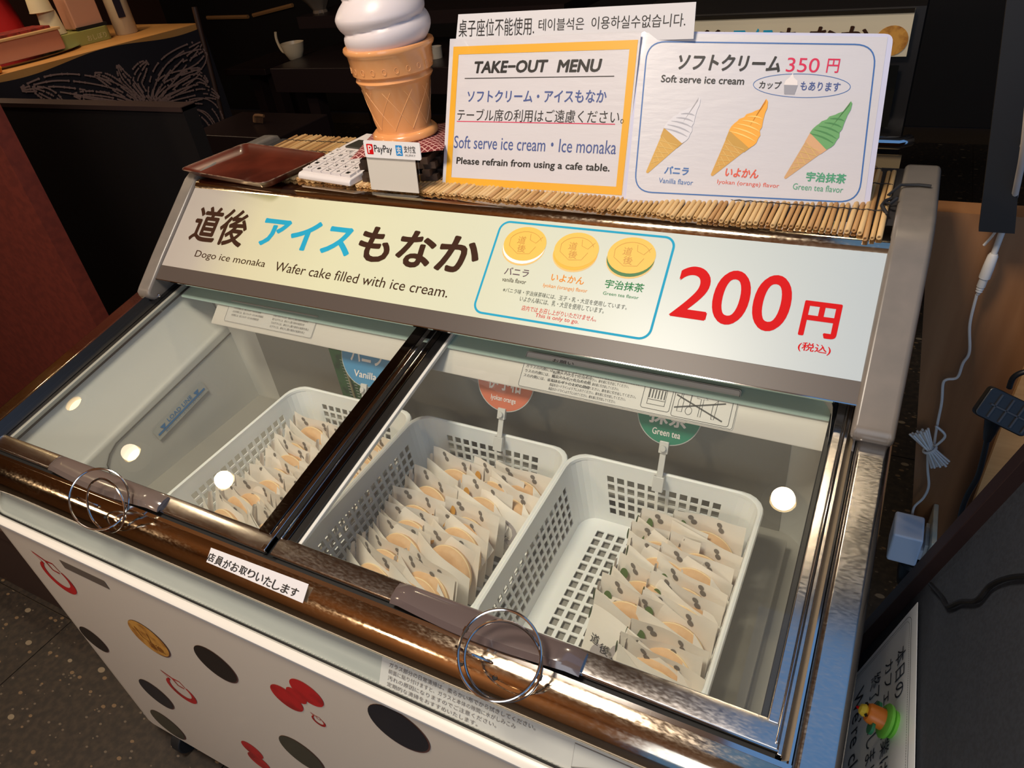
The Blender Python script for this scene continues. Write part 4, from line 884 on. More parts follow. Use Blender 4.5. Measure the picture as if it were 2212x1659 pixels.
# --- trivet of stacked wooden bars, cushion, ice-cream lamp
cb = atz((877, 288), 0.182); CXc, CYc = cb.x, cb.y
M_wd = mat('dark_stained_wood', (78, 58, 44), 0.6, noise=(20, (50, 36, 28), 0.4, 0.7))
tv = thing('wooden_trivet', 'stack of crossed dark wooden bars under the ice-cream lamp', 'trivet', (CXc, CYc, ZT + 0.0065))
bar = MB(); bar.box((-0.064, -0.006, 0), (0.064, 0.006, 0.0095)); barme = bar.mesh('wooden_bar', M_wd)
for lv_ in range(4):
    for k in range(5):
        off = -0.050 + k * 0.025
        Mx = Matrix.Rotation(math.radians(12 + (90 if lv_ % 2 else 0)), 4, 'Z') @ T(0, off, lv_ * 0.0095)
        o = link('wooden_bar', barme, tv, Mx)
zc = ZT + 0.0065 + 0.038
M_cush = mat('net_pattern_cloth', (112, 34, 38), 0.8)
nt = M_cush.node_tree; b_ = nt.nodes['Principled BSDF']; tc = nt.nodes.new('ShaderNodeTexCoord'); mp = nt.nodes.new('ShaderNodeMapping'); mp.inputs['Rotation'].default_value = (0, 0, 0.78); mp.inputs['Scale'].default_value = (130, 130, 130)
br = nt.nodes.new('ShaderNodeTexBrick'); br.offset = 0; br.inputs['Color1'].default_value = lin((116, 34, 38)); br.inputs['Color2'].default_value = lin((110, 30, 36)); br.inputs['Mortar'].default_value = lin((214, 170, 160)); br.inputs['Scale'].default_value = 1; br.inputs['Mortar Size'].default_value = 0.09; br.inputs['Brick Width'].default_value = 1; br.inputs['Row Height'].default_value = 1
nt.links.new(tc.outputs['Object'], mp.inputs[0]); nt.links.new(mp.outputs[0], br.inputs['Vector']); nt.links.new(br.outputs[0], b_.inputs['Base Color'])
mb = MB(); vs, fs = [], []
for side in (1, -1):
    b0 = len(vs); N = 14
    for j in range(N + 1):
        for i in range(N + 1):
            u, v = i / N * 2 - 1, j / N * 2 - 1; e = (1 - abs(u) ** 3) * (1 - abs(v) ** 3); sq = 1 - 0.07 * (1 - abs(v)) * abs(u) - 0; vs.append((u * 0.074 * (1 - 0.06 * (1 - v * v)), v * 0.074 * (1 - 0.06 * (1 - u * u)), 0.009 + side * 0.008 * e ** 0.5 + 0.0015 * math.sin(5 * u + 3 * v)))
    fs += [(b0 + j * (N + 1) + i, b0 + j * (N + 1) + i + 1, b0 + (j + 1) * (N + 1) + i + 1, b0 + (j + 1) * (N + 1) + i) for j in range(N) for i in range(N)]
mb.add(vs, fs); o = add('small_cushion', mb, M_cush, None, Matrix.Translation((CXc, CYc, zc)) @ Matrix.Rotation(0.35, 4, 'Z'), smooth=True); tag(o, 'small dark red cushion with a white net pattern under the lamp', 'cushion')
zb2 = zc + 0.0165
lampO = thing('ice_cream_lamp', 'large plastic soft-serve cone figure, white swirl in an orange wafer cup', 'figure', Matrix.Translation((CXc, CYc, zb2)) @ Matrix.Scale(0.95, 4))
M_cone = mat('cone_plastic', (230, 164, 106), 0.28, coat=0.4, noise=(10, (224, 152, 92), 0.3, 0.7)); M_swirl = mat('swirl_plastic', (216, 206, 206), 0.35, sss=0.15)
S_ = 1.0
mb = MB(); mb.lathe([(0.0, 0.0), (0.052, 0.0), (0.0545, 0.003), (0.054, 0.008), (0.050, 0.0125), (0.0455, 0.0135), (0.0445, 0.017), (0.0565, 0.086), (0.0595, 0.0895), (0.0615, 0.093), (0.0600, 0.0965), (0.0585, 0.099), (0.0640, 0.103), (0.0665, 0.131), (0.0700, 0.1345), (0.0712, 0.138), (0.0700, 0.1415), (0.0660, 0.1425), (0.0600, 0.141), (0.050, 0.130)], 64)
cone = add('wafer_cup', mb, M_cone, lampO, smooth=True)
mb = MB()
for k in range(10):
    for sgn in (1, -1):
        pts = []
        for i in range(9):
            t = i / 8; z = 0.020 + t * 0.060; r_ = 0.0445 + (z - 0.017) / 0.069 * 0.012; a = 2 * PI * k / 10 + sgn * t * 0.75; pts.append((r_ * math.cos(a), r_ * math.sin(a), z))
        mb.tube(pts, 0.0005, 5)
for k in range(22):
    a = 2 * PI * k / 22; r_ = 0.0655; z0 = 0.112; n_ = 10
    pts = [((r_ + 0.0) * math.cos(a + 0.05 * math.cos(w)), r_ * math.sin(a + 0.05 * math.cos(w)), z0 + 0.004 * math.sin(w)) for w in [q * 2 * PI / n_ for q in range(n_)]]; mb.tube(pts, 0.0003, 4, True)
add('waffle_ridges', mb, mat('cone_ridge', (238, 180, 122), 0.3), cone)
mb = MB(); prof = []
N = 60
for i in range(N + 1):
    t = i / N; z = 0.134 + t * 0.20; r_ = 0.0745 * (1 - t) ** 0.75 + 0.001
    if t < 0.06: r_ = 0.060 + 0.0 * t
    prof.append((r_, z))
def sw(r_, z, a):
    t = (z - 0.134) / 0.20; ph = (t * 4.6 - a / (2 * PI)) % 1.0; k_ = abs(math.sin(PI * ph)) ** 0.6; base = 0.060 + 0.012 * math.sin(min(t * 5, 1) * PI / 2) - max(0, t - 0.24) * 0.085; return (max(base, 0.001) * (0.86 + 0.14 * k_) + (0.0 if t > 0.02 else 0), z)
mb.lathe(prof, 72, fn=sw); add('soft_serve_swirl', mb, M_swirl, lampO, smooth=True)
# --- QR pay stand (code itself left out)
pa = atz((797, 416), ZT + 0.0005); pb_ = atz((910, 421), ZT + 0.0005)
PS = Frame((pa.x, pa.y, ZT + 0.0005), (1, 0, 0), (0, 0.12, 1)); w_ = PS.uv((910, 418))[0]; h_ = PS.uv((800, 338))[1]
ps = thing('payment_stand', 'small clear payment stand with red and blue logos in front of the cone figure', 'sign', PS.M())
mb = MB(); mb.box((0, 0, -0.003), (w_, h_, 0)); add('acrylic_holder', mb, glass_mat('acrylic', (251, 250, 244), 0.8), ps)
mb = MB(); mb.box((0, 0, -0.003), (w_, 0.003, 0.02)); add('acrylic_foot', mb, glass_mat('acrylic', (251, 250, 244), 0.8), ps)
mb = MB(); mb.box((w_ * 0.05, 0.005, -0.0022), (w_ * 0.95, h_, -0.0012)); add('card', mb, mat('card_white', (216, 212, 212), 0.5), ps)
ha, hb = PS.uv((791, 339)), PS.uv((909, 308)); hh0, hh1 = ha[1], hb[1]; hx0, hx1 = ha[0], PS.uv((909, 325))[0]
mb = MB(); mb.prism(rrect(hx0, hh0, hx1, hh1, 0.003), 0.0, 0.0016, 2); hd_ = add('header_board', mb, mat('header_white', (232, 230, 230), 0.35), ps)
def pst(s_, a, b, c_, d, m, bold=0.0, nm='lettering'):
    mb = MB(); W2, H2 = hx1 - hx0, hh1 - hh0; text_uv(mb, s_, hx0 + W2 * a, hh0 + H2 * b, hx0 + W2 * c_, hh0 + H2 * d, 0.0022, bold); add(nm, mb, m, hd_)
W2, H2 = hx1 - hx0, hh1 - hh0
mb = MB(); mb.poly(rrect(hx0 + W2 * .05, hh0 + H2 * .2, hx0 + W2 * .165, hh0 + H2 * .8, 0.0012), 0.0019); add('red_logo_tile', mb, M_red, hd_)
mb = MB(); mb.poly(rrect(hx0 + W2 * .575, hh0 + H2 * .2, hx0 + W2 * .69, hh0 + H2 * .8, 0.0012), 0.0019); add('blue_logo_tile', mb, mat('logo_blue', (40, 140, 210), 0.4), hd_)
pst('P', .075, .27, .145, .72, M_wink, 0.02); pst('PayPay', .19, .22, .51, .76, M_ink); pst('支', .59, .27, .675, .74, M_wink, 0.015); pst('支付宝', .72, .40, .92, .80, M_ink); pst('ALIPAY', .73, .20, .91, .31, M_grey)
mb = MB(); text_uv(mb, 'ID: dogo', w_ * .3, h_ * .075, w_ * .58, h_ * .105, -0.0009); add('lettering', mb, M_grey, ps)
# --- laminated menus (A4 landscape)
def card_frame(TL, TR, BR, BL):
    return None
def menu(name, label, O, X, Yv, w, h, tk=0.0008, r=0.006):
    fr = Frame(O, X, Yv); root = thing(name, label, 'menu card', fr.M())
    return fr, root
c1 = [Vector(p) for p in ((0.4843, 0.295, 0.2969), (0.77, 0.2896, 0.3013), (0.7752, 0.2013, 0.1266), (0.4895, 0.2067, 0.1222))]
c2 = [Vector(p) for p in ((0.768, 0.3018, 0.3099), (1.0655, 0.3387, 0.2917), (1.0776, 0.2278, 0.1045), (0.7802, 0.1908, 0.1227))]
# first card
fr1 = Frame(c1[3], c1[2] - c1[3], (c1[0] - c1[3]) + (c1[1] - c1[2])); m1 = thing('takeout_menu_card', 'laminated A4 card reading TAKE-OUT MENU in a mustard border, left of the cone menu', 'menu card', fr1.M())
def quad_px(fr, pts): return [fr.uv(p) for p in pts]
def sheet_poly(name, pts, m, root, w=0.0, thick=0.0006):
    mb = MB(); mb.prism(pts, w - thick, w, 2); return add(name, mb, m, root)
a0 = fr1.uv((955, 411)); a1 = fr1.uv((1345, 439)); b1_ = fr1.uv((1385, 70)); b0_ = fr1.uv((972, 84))
sheet_poly('laminate', [a0, (a1[0], a1[1]), (b1_[0], b1_[1]), b0_], M_lam, m1)
yo = quad_px(fr1, ((962.6, 396.7), (1343, 422), (1378.6, 86), (980, 101))); yi = quad_px(fr1, ((975, 383), (1331, 403.4), (1360, 106.3), (991, 118)))
mb = MB(); mb.add([(p[0], p[1], 0.0004) for p in yo + yi], [(0, 1, 5, 4), (1, 2, 6, 5), (2, 3, 7, 6), (3, 0, 4, 7)]); add('mustard_border', mb, M_frame_y, m1)
def t1(*a, **k): text_px(m1, fr1, *a, **k)
t1('TAKE−OUT', (1023, 157), (1181, 155), (1180, 128.5), (1040, 158.7), M_ink, bold=0.035, slant=0.12)
t1('MENU', (1204, 156), (1297, 153.6), (1294, 127), (1207, 157), M_ink, bold=0.035, slant=0.12)
t1('ソフトクリーム・アイスもなか', (1010, 205), (1310, 213), (1292, 194), (1014, 221), M_slate, bold=0.018)
t1('テーブル席の利用はご遠慮ください。', (988, 250), (1348, 260), (1071, 235.5), (1203, 265), M_ink, bold=0.004)
t1('Soft serve ice cream・Ice monaka', (981, 309), (1331, 324), (1017, 294), (1315, 333), M_slate, bold=0.008)
t1('Please refrain from using a cafe table.', (986, 351), (1317, 368), (988.6, 339), (1186, 369), M_ink, bold=0.02)
for (pA_, pB_, m_) in (((1004, 169.5), (1327, 164.7), M_ink), ((987, 262), (1328.6, 268.4), M_rose)):
    mb = MB(); mb.ribbon([fr1.uv(pA_), fr1.uv(pB_)], 0.0011, 0.0004); add('rule', mb, m_, m1)
# stub stand behind card 1
mb = MB(); mb.box((0.02, -0.002, -0.09), (0.26, 0.0, -0.001)); mb.box((0.10, 0.0, -0.012), (0.17, 0.05, -0.003)); add('card_stand', mb, mat('clear_stand', (150, 140, 120), 0.2), m1)
# second card
fr2 = Frame(c2[3], c2[2] - c2[3], (c2[0] - c2[3]) + (c2[1] - c2[2])); m2 = thing('soft_serve_menu_card', 'laminated A4 card with three soft-serve cones and the price 350円', 'menu card', fr2.M())
Q = quad_px(fr2, ((1345, 436), (1873, 480), (1931, 73), (1382, 67)))
def rquad(Q, r, n=5):
    out = []
    for i in range(4):
        P = Vector(Q[i]); a = (Vector(Q[i - 1]) - P).normalized() * r; b = (Vector(Q[(i + 1) % 4]) - P).normalized() * r
        for k in range(n + 1): t = k / n; out.append(tuple(P + a * (1 - t) ** 2 + b * t ** 2))
    return out
sheet_poly('laminate', rquad(Q, 0.010), mat('clear_laminate_edge', (206, 206, 226), 0.15, coat=0.5), m2)
Q2 = quad_px(fr2, ((1352, 430), (1862, 470), (1918, 80), (1388, 71))); sheet_poly('sheet', Q2, M_lam, m2, 0.0004)
def t2(*a, **k): text_px(m2, fr2, *a, **k, w=0.0008)
Qb = quad_px(fr2, ((1370, 414), (1854.5, 438), (1893.7, 97), (1399, 90))); mb = MB(); mb.ribbon(rquad(Qb, 0.024, 8), 0.0016, 0.0008, True); add('blue_border', mb, M_blue, m2)
t2('ソフトクリーム', (1464, 136), (1688, 142), (1547, 117.5), (1535, 153), M_ink, bold=0.035, slant=0.1)
t2('350', (1699, 142), (1770, 142), (1712, 125), (1753, 157), M_rose, bold=0.0); t2('円', (1784, 155), (1813, 142), (1795, 127), (1807, 158), M_rose, bold=0.01)
t2('Soft serve ice cream', (1428, 173), (1608, 175), (1440, 162), (1547, 182), M_ink, bold=0.02)
t2('カップ', (1640, 183.5), (1688, 183.5), (1650, 175), (1655, 192.5), M_ink, bold=0.02); t2('もあります', (1729, 186), (1815, 188), (1760, 177), (1770, 197), M_slate, bold=0.02)
e0 = fr2.uv((1730, 185.5)); er = abs(fr2.uv((1837, 187))[0] - e0[0]); ev = abs(fr2.uv((1730, 160))[1] - e0[1]); mb = MB(); mb.ribbon(arc(e0[0], e0[1], er, ev, 0, 355, 70), 0.0007, 0.0008, True); add('oval_outline', mb, M_blue, m2)
u, v = fr2.uv((1708, 186)); mb = MB(); mb.poly([(u - .006, v - .010), (u + .006, v - .010), (u + .008, v + .001), (u - .008, v + .001)], 0.0008); cupo = add('cup_picture', mb, mat('cup_grey', (150, 150, 158), 0.5), m2)
mb = MB(); mb.poly([(u - .008, v + .001), (u + .008, v + .001), (u + .007, v + .006), (u + .002, v + .010), (u, v + .015), (u - .003, v + .010), (u - .007, v + .006)], 0.0009); add('cup_swirl', mb, M_wink, cupo)
t2('バニラ', (1436, 369), (1487.6, 370), (1450, 359), (1450, 377), M_blue, bold=0.03, slant=0.1); t2('Vanilla flavor', (1423, 391.7), (1497, 395), (1426, 384), (1495, 400.5), M_blue, bold=0.006)
M_verm = mat('vermilion_ink', (220, 84, 56), 0.45); t2('いよかん', (1566.8, 373), (1639, 377), (1588.6, 363), (1630, 386), M_verm, bold=0.03, slant=0.1); t2('Iyokan (orange) flavor', (1549, 396.6), (1683.4, 400), (1551.5, 387.6), (1679, 409), M_verm, bold=0.006)
M_tea = mat('tea_green_ink', (74, 156, 116), 0.45); t2('宇治抹茶', (1741, 383.4), (1827.7, 385.5), (1794.8, 374), (1815.4, 397), M_tea, bold=0.03); t2('Green tea flavor', (1713, 402), (1821.6, 408), (1716.4, 396), (1817.4, 417), M_tea, bold=0.006)
def cone_pic(tip, lrim, rrim, top, cols, lines):
    T0, L0, R0, P0 = [Vector(fr2.uv(p)) for p in (tip, lrim, rrim, top)]
    nm = cols[3]; ax = (L0 + R0) / 2 - T0; ax.normalize(); pr = Vector((ax.y, -ax.x)); hwid = (R0 - L0).length / 2; C0 = (L0 + R0) / 2; Lg = (C0 - T0).length
    root = None
    mb = MB(); pts = [L0, R0]; tipc = [T0 + pr * hwid * 0.12 * math.cos(a) - ax * hwid * 0.12 * math.sin(a) for a in [i * PI / 6 for i in range(7)]]; mb.add([(p.x, p.y, 0.0008) for p in [L0, R0] + tipc], [tuple(range(9))]); o = add('cone_picture', mb, mat('pic_cone_' + nm, cols[0], 0.5), m2)
    mb = MB(); b0 = [C0 + pr * s_ * hwid * 1.04 + ax * a for s_, a in ((-1, -Lg * 0.0), (1, 0), (0.82, -Lg * 0.2), (-0.82, -Lg * 0.2))]; mb.add([(p.x, p.y, 0.0010) for p in b0], [(0, 1, 2, 3)]); add('cone_collar', mb, mat('pic_collar_' + nm, cols[1], 0.5), o)
    mb = MB()
    for k in range(1, 6):
        a = C0 - ax * (Lg * (0.15 + 0.13 * k)); h1_ = hwid * (1 - (0.15 + 0.13 * k)); p1, p2 = a - pr * h1_, a + pr * h1_ + ax * Lg * 0.13
        mb.ribbon([(p1.x, p1.y), (p2.x, p2.y)], 0.0006, 0.0012); p1, p2 = a + pr * h1_, a - pr * h1_ + ax * Lg * 0.10; mb.ribbon([(p1.x, p1.y), (p2.x, p2.y)], 0.0005, 0.0012)
    add('waffle_lines', mb, mat('pic_lines_' + nm, (222, 190, 110), 0.5), o)
    # swirl silhouette
    H0 = (P0 - C0); Hh = H0.dot(ax); sd = H0.dot(pr)
    prof = [(-1.06, 0.0), (-1.10, .10), (-1.05, .20), (-0.98, .26), (-0.95, .33), (-0.72, .42), (-0.70, .50), (-0.40, .60), (-0.28, .66), (-0.05, .74), (0.1, .84), (0.14, .92), (0.05, 1.0), (0.25, .98), (0.42, .86), (0.45, .74), (0.62, .58), (0.80, .46), (0.80, .38), (1.04, .30), (1.05, .22), (1.14, .12), (1.10, .04), (0.95, -.06), (0, -.03)]
    P2 = [C0 + pr * (a * hwid + (sd - 0.05 * hwid) * max(0, b) ** 2.5) + ax * (b * Hh) for a, b in prof]
    mb = MB(); cen = C0 + ax * Hh * 0.25; mb.add([(cen.x, cen.y, 0.0011)] + [(p.x, p.y, 0.0011) for p in P2], [(0, i + 1, (i + 1) % len(P2) + 1) for i in range(len(P2))]); so = add('swirl_picture', mb, mat('pic_swirl_' + nm, cols[2], 0.5), m2)
    mb = MB()
    for (b0_2, wd_) in ((0.06, 1.0), (0.17, .95), (0.29, .85), (0.41, .66), (0.54, .5)):
        pts = [C0 + pr * (s_ * hwid * wd_ + (sd) * (b0_2 + 0.1) ** 2.5) + ax * (Hh * (b0_2 + 0.07 * s_ + 0.03 * (1 - s_ * s_))) for s_ in (-1, -.5, 0, .5, 1)]; mb.ribbon([(p.x, p.y) for p in pts], [0.0004, 0.0014, 0.0018, 0.0014, 0.0004], 0.0014)
    add('swirl_lines', mb, mat('pic_swirl_line_' + nm, lines, 0.5), so)
cone_pic((1399, 371), (1436, 276), (1477, 307), (1510, 210), ((206, 160, 70), (196, 150, 60), (214, 212, 216), 'vanilla'), (168, 168, 176))
cone_pic((1539, 377), (1575, 284.5), (1624, 315), (1655, 214), ((206, 156, 70), (196, 150, 60), (240, 168, 50), 'orange'), (250, 206, 110))
cone_pic((1697, 383.4), (1750, 288.6), (1790.6, 319.5), (1838, 219), ((204, 160, 110), (214, 166, 120), (104, 164, 100), 'tea'), (70, 134, 74))
# card-2 stand
mb = MB(); mb.box((0.03, -0.002, -0.07), (0.27, 0.0, -0.002)); add('card_stand', mb, mat('clear_stand', (150, 140, 120), 0.2), m2)
# --- handwritten paper
c3y = 0.312; O3 = aty((983.6, 90), 0.300); fr3 = Frame(O3 + Vector((0, 0.0, 0)), (1, 0, 0), (0, 0.35, 1))
hp = thing('handwritten_notice', 'long white paper with handwritten Chinese and Korean above the take-out menu', 'notice', fr3.M())
Q = quad_px(fr3, ((983.6, 100), (1498, 84), (1504, 4), (990, 31))); sheet_poly('paper', Q, M_paper, hp)
text_px(hp, fr3, '桌子座位不能使用.', (991, 72.6), (1154, 60), (1135, 37), (997, 80), M_ink, 0.0)
text_px(hp, fr3, '테이블석은  이용하실수없습니다.', (1164, 47), (1480, 55.7), (1465, 29), (1233, 65), M_ink, 0.0)
# --- rod with white cap beside the right cap
P1 = Vector((1.166, 0.235, -0.15)); a = aty((1990, 478), 0.395); bq = aty((1955, 640), 0.16)
rd = thing('capped_rod', 'thin black rod with a pale cap standing between freezer and wall', 'rod', (a.x, 0.395, -0.8))
mb = MB(); mb.tube([(0, 0, a.z + 0.79), (0.006, 0.0, 0.0)], 0.006, 12); add('shaft', mb, M_dotblack, rd, smooth=True)
mb = MB(); mb.lathe([(0.0095, -0.018), (0.0105, -0.002), (0.009, 0.002), (0.0, 0.003)], 16, (0, 0, a.z + 0.797)); add('pale_cap', mb, mat('cap_grey', (196, 186, 182), 0.4), rd, smooth=True)
# ================================================================= RIGHT SIDE
M_wood = mat('orange_brown_veneer', (150, 104, 66), 0.42, noise=(6, (132, 88, 52), 0.35, 0.7, (6, 1, 0.5)), coat=0.1)
yw = 0.42
wp = [aty(p, yw) for p in ((2012, 380), (1962, 1240))]
x_b, x_t = wp[1].x, wp[0].x
mb = MB(); zb3, zt3 = -0.80, 0.045; xz = lambda z: x_t + (x_b - x_t) * (wp[0].z - z) / (wp[0].z - wp[1].z)
mb.add([(xz(zb3), yw, zb3), (2.0, yw, zb3), (2.0, yw, zt3), (xz(zt3), yw, zt3), (xz(zb3), yw + 0.04, zb3), (2.0, yw + 0.04, zb3), (2.0, yw + 0.04, zt3), (xz(zt3), yw + 0.04, zt3)], [(0, 1, 2, 3), (7, 6, 5, 4), (0, 4, 5, 1), (1, 5, 6, 2), (2, 6, 7, 3), (3, 7, 4, 0)])
wpn = tag(add('veneer_panel', mb, M_wood), 'orange-brown wood veneer panel to the right of the freezer', 'panel')
# lighter slanted board in front
lb = [aty(p, 0.30) for p in ((2180, 880), (2078, 1150), (2215, 1050), (2260, 880))]
mb = MB(); b3 = [(p.x, p.z) for p in (aty((2183, 872), 0.34), aty((2060, 1200), 0.34), aty((2100, 1330), 0.34), aty((2420, 1180), 0.34), aty((2420, 640), 0.34), aty((2270, 660), 0.34))]; mb.prism(b3, 0.34, 0.352, 1); tag(add('light_wood_board', mb, mat('light_veneer', (196, 146, 92), 0.5, noise=(8, (178, 128, 76), 0.3, 0.7, (1, 1, 14)))), 'lighter wooden board in front of the brown veneer, behind the black stand', 'board')
# outlet plate on the veneer's edge, adapter, black plug
of = aty((2003, 1190), 0.36)
op = thing('outlet_plate', 'cream wall outlet plate behind the white power adapter', 'outlet', (of.x, 0.36, of.z))
mb = MB(); mb.box((-0.004, -0.04, -0.06), (0.004, 0.06, 0.06)); add('plate', mb, mat('outlet_cream', (206, 196, 170), 0.4), op, bevel=0.002)
mb = MB(); mb.box((-0.010, -0.028, -0.04), (-0.004, 0.028, 0.04)); add('socket', mb, mat('outlet_white', (200, 198, 190), 0.4), op, bevel=0.001)
ad = aty((1960, 1165), 0.345)
adp = thing('power_adapter', 'white power adapter plugged into the outlet', 'adapter', (ad.x, 0.345, ad.z))
mb = MB(); mb.box((-0.026, -0.03, -0.032), (0.020, 0.03, 0.034)); add('adapter_body', mb, mat('adapter_white', (222, 222, 226), 0.4), adp, bevel=0.004)
mb = MB(); mb.box((0.020, -0.012, -0.03), (0.032, 0.012, -0.006)); add('plug_prongs', mb, mat('adapter_white', (222, 222, 226), 0.4), adp)
bp = aty((1968, 1235), 0.335); bpo = thing('black_plug', 'black power plug below the white adapter', 'plug', (bp.x, 0.335, bp.z))
mb = MB(); mb.lathe([(0.012, -0.036), (0.018, -0.030), (0.022, 0.0), (0.022, 0.024), (0.017, 0.030), (0.0, 0.031)], 20, fn=lambda r_, z, a_: (r_ * (1 + 0.04 * (math.sin(z * 900) > 0)), z)); add('plug_body', mb, M_black, bpo, smooth=True)
mb = MB(); mb.box((0.018, -0.01, 0.0), (0.034, 0.01, 0.02)); add('plug_neck', mb, M_black, bpo)
# white cord
M_cord = mat('white_cord', (214, 206, 196), 0.4)
def spline(P, n=8):
    P = [Vector(p) for p in P]; q = []; m_ = len(P)
    for i in range(m_ - 1):
        a, b, c_, d = P[max(i - 1, 0)], P[i], P[i + 1], P[min(i + 2, m_ - 1)]
        for k in range(n):
            t = k / n; q.append(0.5 * ((2 * b) + (-a + c_) * t + (2 * a - 5 * b + 4 * c_ - d) * t * t + (-a + 3 * b - 3 * c_ + d) * t ** 3))
    q.append(P[-1]); return q
yc = 0.395
cordpx = [(2110, 637), (2095, 700), (2094, 760), (2080, 785), (2068, 815), (2045, 820), (2037, 830), (2034, 870), (2024, 920), (2018, 960)]
cordA = thing('adapter_cord', 'thin white cord hanging in front of the veneer down to the adapter, bundled halfway', 'cord', (0, 0, 0))
mb = MB(); mb.tube(spline([aty(p, yc) for p in cordpx]), 0.0021, 8); mb.tube(spline([aty(p, yc - 0.01) for p in ((2004, 975), (2004, 1015), (2006, 1050), (1995, 1075), (1975, 1095), (1970, 1118))]), 0.0021, 8); add('cord', mb, M_cord, cordA, smooth=True)
mb = MB(); A = aty((1985, 930), yc - 0.01); B = aty((2032, 1003), yc - 0.01); ax_ = (B - A); pe = Vector((ax_.z, 0, -ax_.x)).normalized()
rnd = random.Random(5)
for k in range(11):
    o1 = (k - 5) * 0.0028; pts = []
    for t in (0, .2, .4, .5, .6, .8, 1): pin = 0.28 + 0.72 * abs(t - .5) * 2; pts.append(A + ax_ * (t + rnd.uniform(-.02, .02) * (t in (0, 1))) + pe * (o1 * pin) + Vector((0, -0.004 * (k % 3), 0)))
    mb.tube(spline(pts, 4), 0.0019, 6)
add('cord_bundle', mb, M_cord, cordA, smooth=True)
mb = MB(); mid = (A + B) / 2; mb.tube([mid + pe * (0.010 * math.cos(w)) + Vector((0, 0.010 * math.sin(w) - 0.004, 0)) for w in [q * PI / 8 for q in range(16)]], 0.0022, 6, True); mb.tube(spline([mid + pe * -0.008, mid + pe * -0.03 - ax_ * 0.2, mid + pe * -0.026 - ax_ * 0.5]), 0.002, 6); add('cord_tie', mb, M_cord, cordA, smooth=True)
cn = thing('cord_connector', 'white inline connector joining the thick cord to the thin one', 'connector', (0, 0, 0))
mb = MB(); A = aty((2147, 548), yc); B = aty((2112, 636), yc); d_ = B - A
mb.tube([A + d_ * t for t in (0, .05, .3, .58, .6, .8, .82, .86, .88, .92, .94, 1.0)], [0.0050, 0.0064, 0.0072, 0.0072, 0.0055, 0.0055, 0.0042, 0.005, 0.0038, 0.0046, 0.0032, 0.0026], 14); add('connector_body', mb, M_cord, cn, smooth=True)
mb = MB(); mb.tube(spline([A, aty((2165, 500), yc), aty((2185, 450), yc), aty((2200, 385), yc - 0.05), aty((2212, 320), yc - 0.1), aty((2225, 200), yc - 0.15)]), 0.0040, 10); add('thick_cord', mb, M_cord, cn, smooth=True)
mb = MB(); mb.tube(spline([aty((2125, 530), 0.405), aty((2155, 490), 0.405), aty((2178, 400), 0.40), aty((2200, 330), 0.38), aty((2216, 295), 0.35)]), 0.0018, 6); tag(add('thin_wire', mb, M_cord, smooth=True), 'thin pale wire rising beside the thick white cord', 'wire')
# black hanging board
hb_ = [aty(p, 0.36) for p in ((2116, 495), (2192, 503), (2230, 330), (2215, 0), (2175, 0))]
mb = MB(); mb.prism([(p.x, p.z) for p in (aty((2114, 500), .37), aty((2192, 505), .37), aty((2235, 0), .37), aty((2175, 0), .37))], 0.37, 0.385, 1); tag(add('black_hanging_board', mb, mat('matt_black_board', (15, 15, 17), 0.6)), 'matt black board hanging at the upper right behind the cord', 'board')
# black cord set: power-strip end with strain relief
ps2 = thing('black_power_strip', 'black ribbed power strip end with its cord at the right edge', 'power strip', (0, 0, 0))
A = aty((2137, 850), 0.20); B = aty((2240, 900), 0.20)
fr = Frame(A, B - A, (0, 0.5, 1)); L = (B - A).length
mb = MB(); mb.prism(rrect(-0.004, -0.030, L, 0.010, 0.006), -0.008, 0.006, 2); so = add('strip_body', mb, M_black, ps2, fr.M(), bevel=0.002)
mb = MB()
for i in range(5): mb.box((0.010 + i * 0.014, -0.026, 0.006), (0.012 + i * 0.014, 0.006, 0.0085))
mb.box((0.006, -0.011, 0.006), (L - 0.004, -0.009, 0.0085)); add('ribs', mb, mat('dark_plastic_rib', (46, 46, 48), 0.35), so)
mb = MB(); pts = [aty(p, 0.20) for p in ((2152, 885), (2148, 905), (2140, 930), (2133, 950))]; mb.tube(pts, [0.011, 0.0105, 0.008, 0.005], 12)
add('strain_relief', mb, M_black, ps2, smooth=True)
mb = MB(); mb.tube(spline([aty(p, 0.20) for p in ((2133, 948), (2125, 985), (2112, 1030), (2090, 1070), (2076, 1110), (2070, 1160), (2058, 1190), (2020, 1225))] + [aty((1985, 1265), 0.30), aty((1960, 1285), 0.33), aty((1945, 1270), 0.335), aty((1962, 1250), 0.335)]), 0.0036, 10); add('power_cord', mb, M_black, ps2, smooth=True)
mb = MB(); mb.tube(spline([aty(p, 0.22) for p in ((2180, 838), (2190, 815), (2215, 803), (2260, 800))]), 0.0034, 10); add('upper_cord', mb, M_black, ps2, smooth=True)
# A-board with notice, leaning beside the freezer
aL = math.radians(15); nB = Vector((-math.cos(aL), 0.06, math.sin(aL))).normalized(); rb = ray((1985, 1302)); PB = CAM + rb / rb.length * 0.97
AF = Frame(PB, (0.0, -1, 0), Vector((math.sin(aL), 0, math.cos(aL)))); AF.n = AF.n
if AF.n.x > 0: pass
ab = thing('notice_board', 'black-framed standing board leaning at the right, carrying a white closing notice', 'notice board', AF.M())
uT = AF.uv((2212, 1018)); u_s = AF.uv((1870, 1402))
sx0 = AF.uv((2040, 1215))[0]; sgn = 1 if AF.n.dot(CAM - AF.O) > 0 else -1
zl = -0.50
def vz(z): return (z - PB.z) / math.cos(aL)
vtop, vbot = 0.62, -0.155
mb = MB(); mb.box((sx0, vbot, -0.012 * sgn - 0.004), (sx0 + 0.80, vtop, -0.002 * sgn)); add('board_panel', mb, mat('slate_board', (44, 49, 58), 0.6, noise=(300, (38, 42, 50), 0.4, 0.6)), ab)
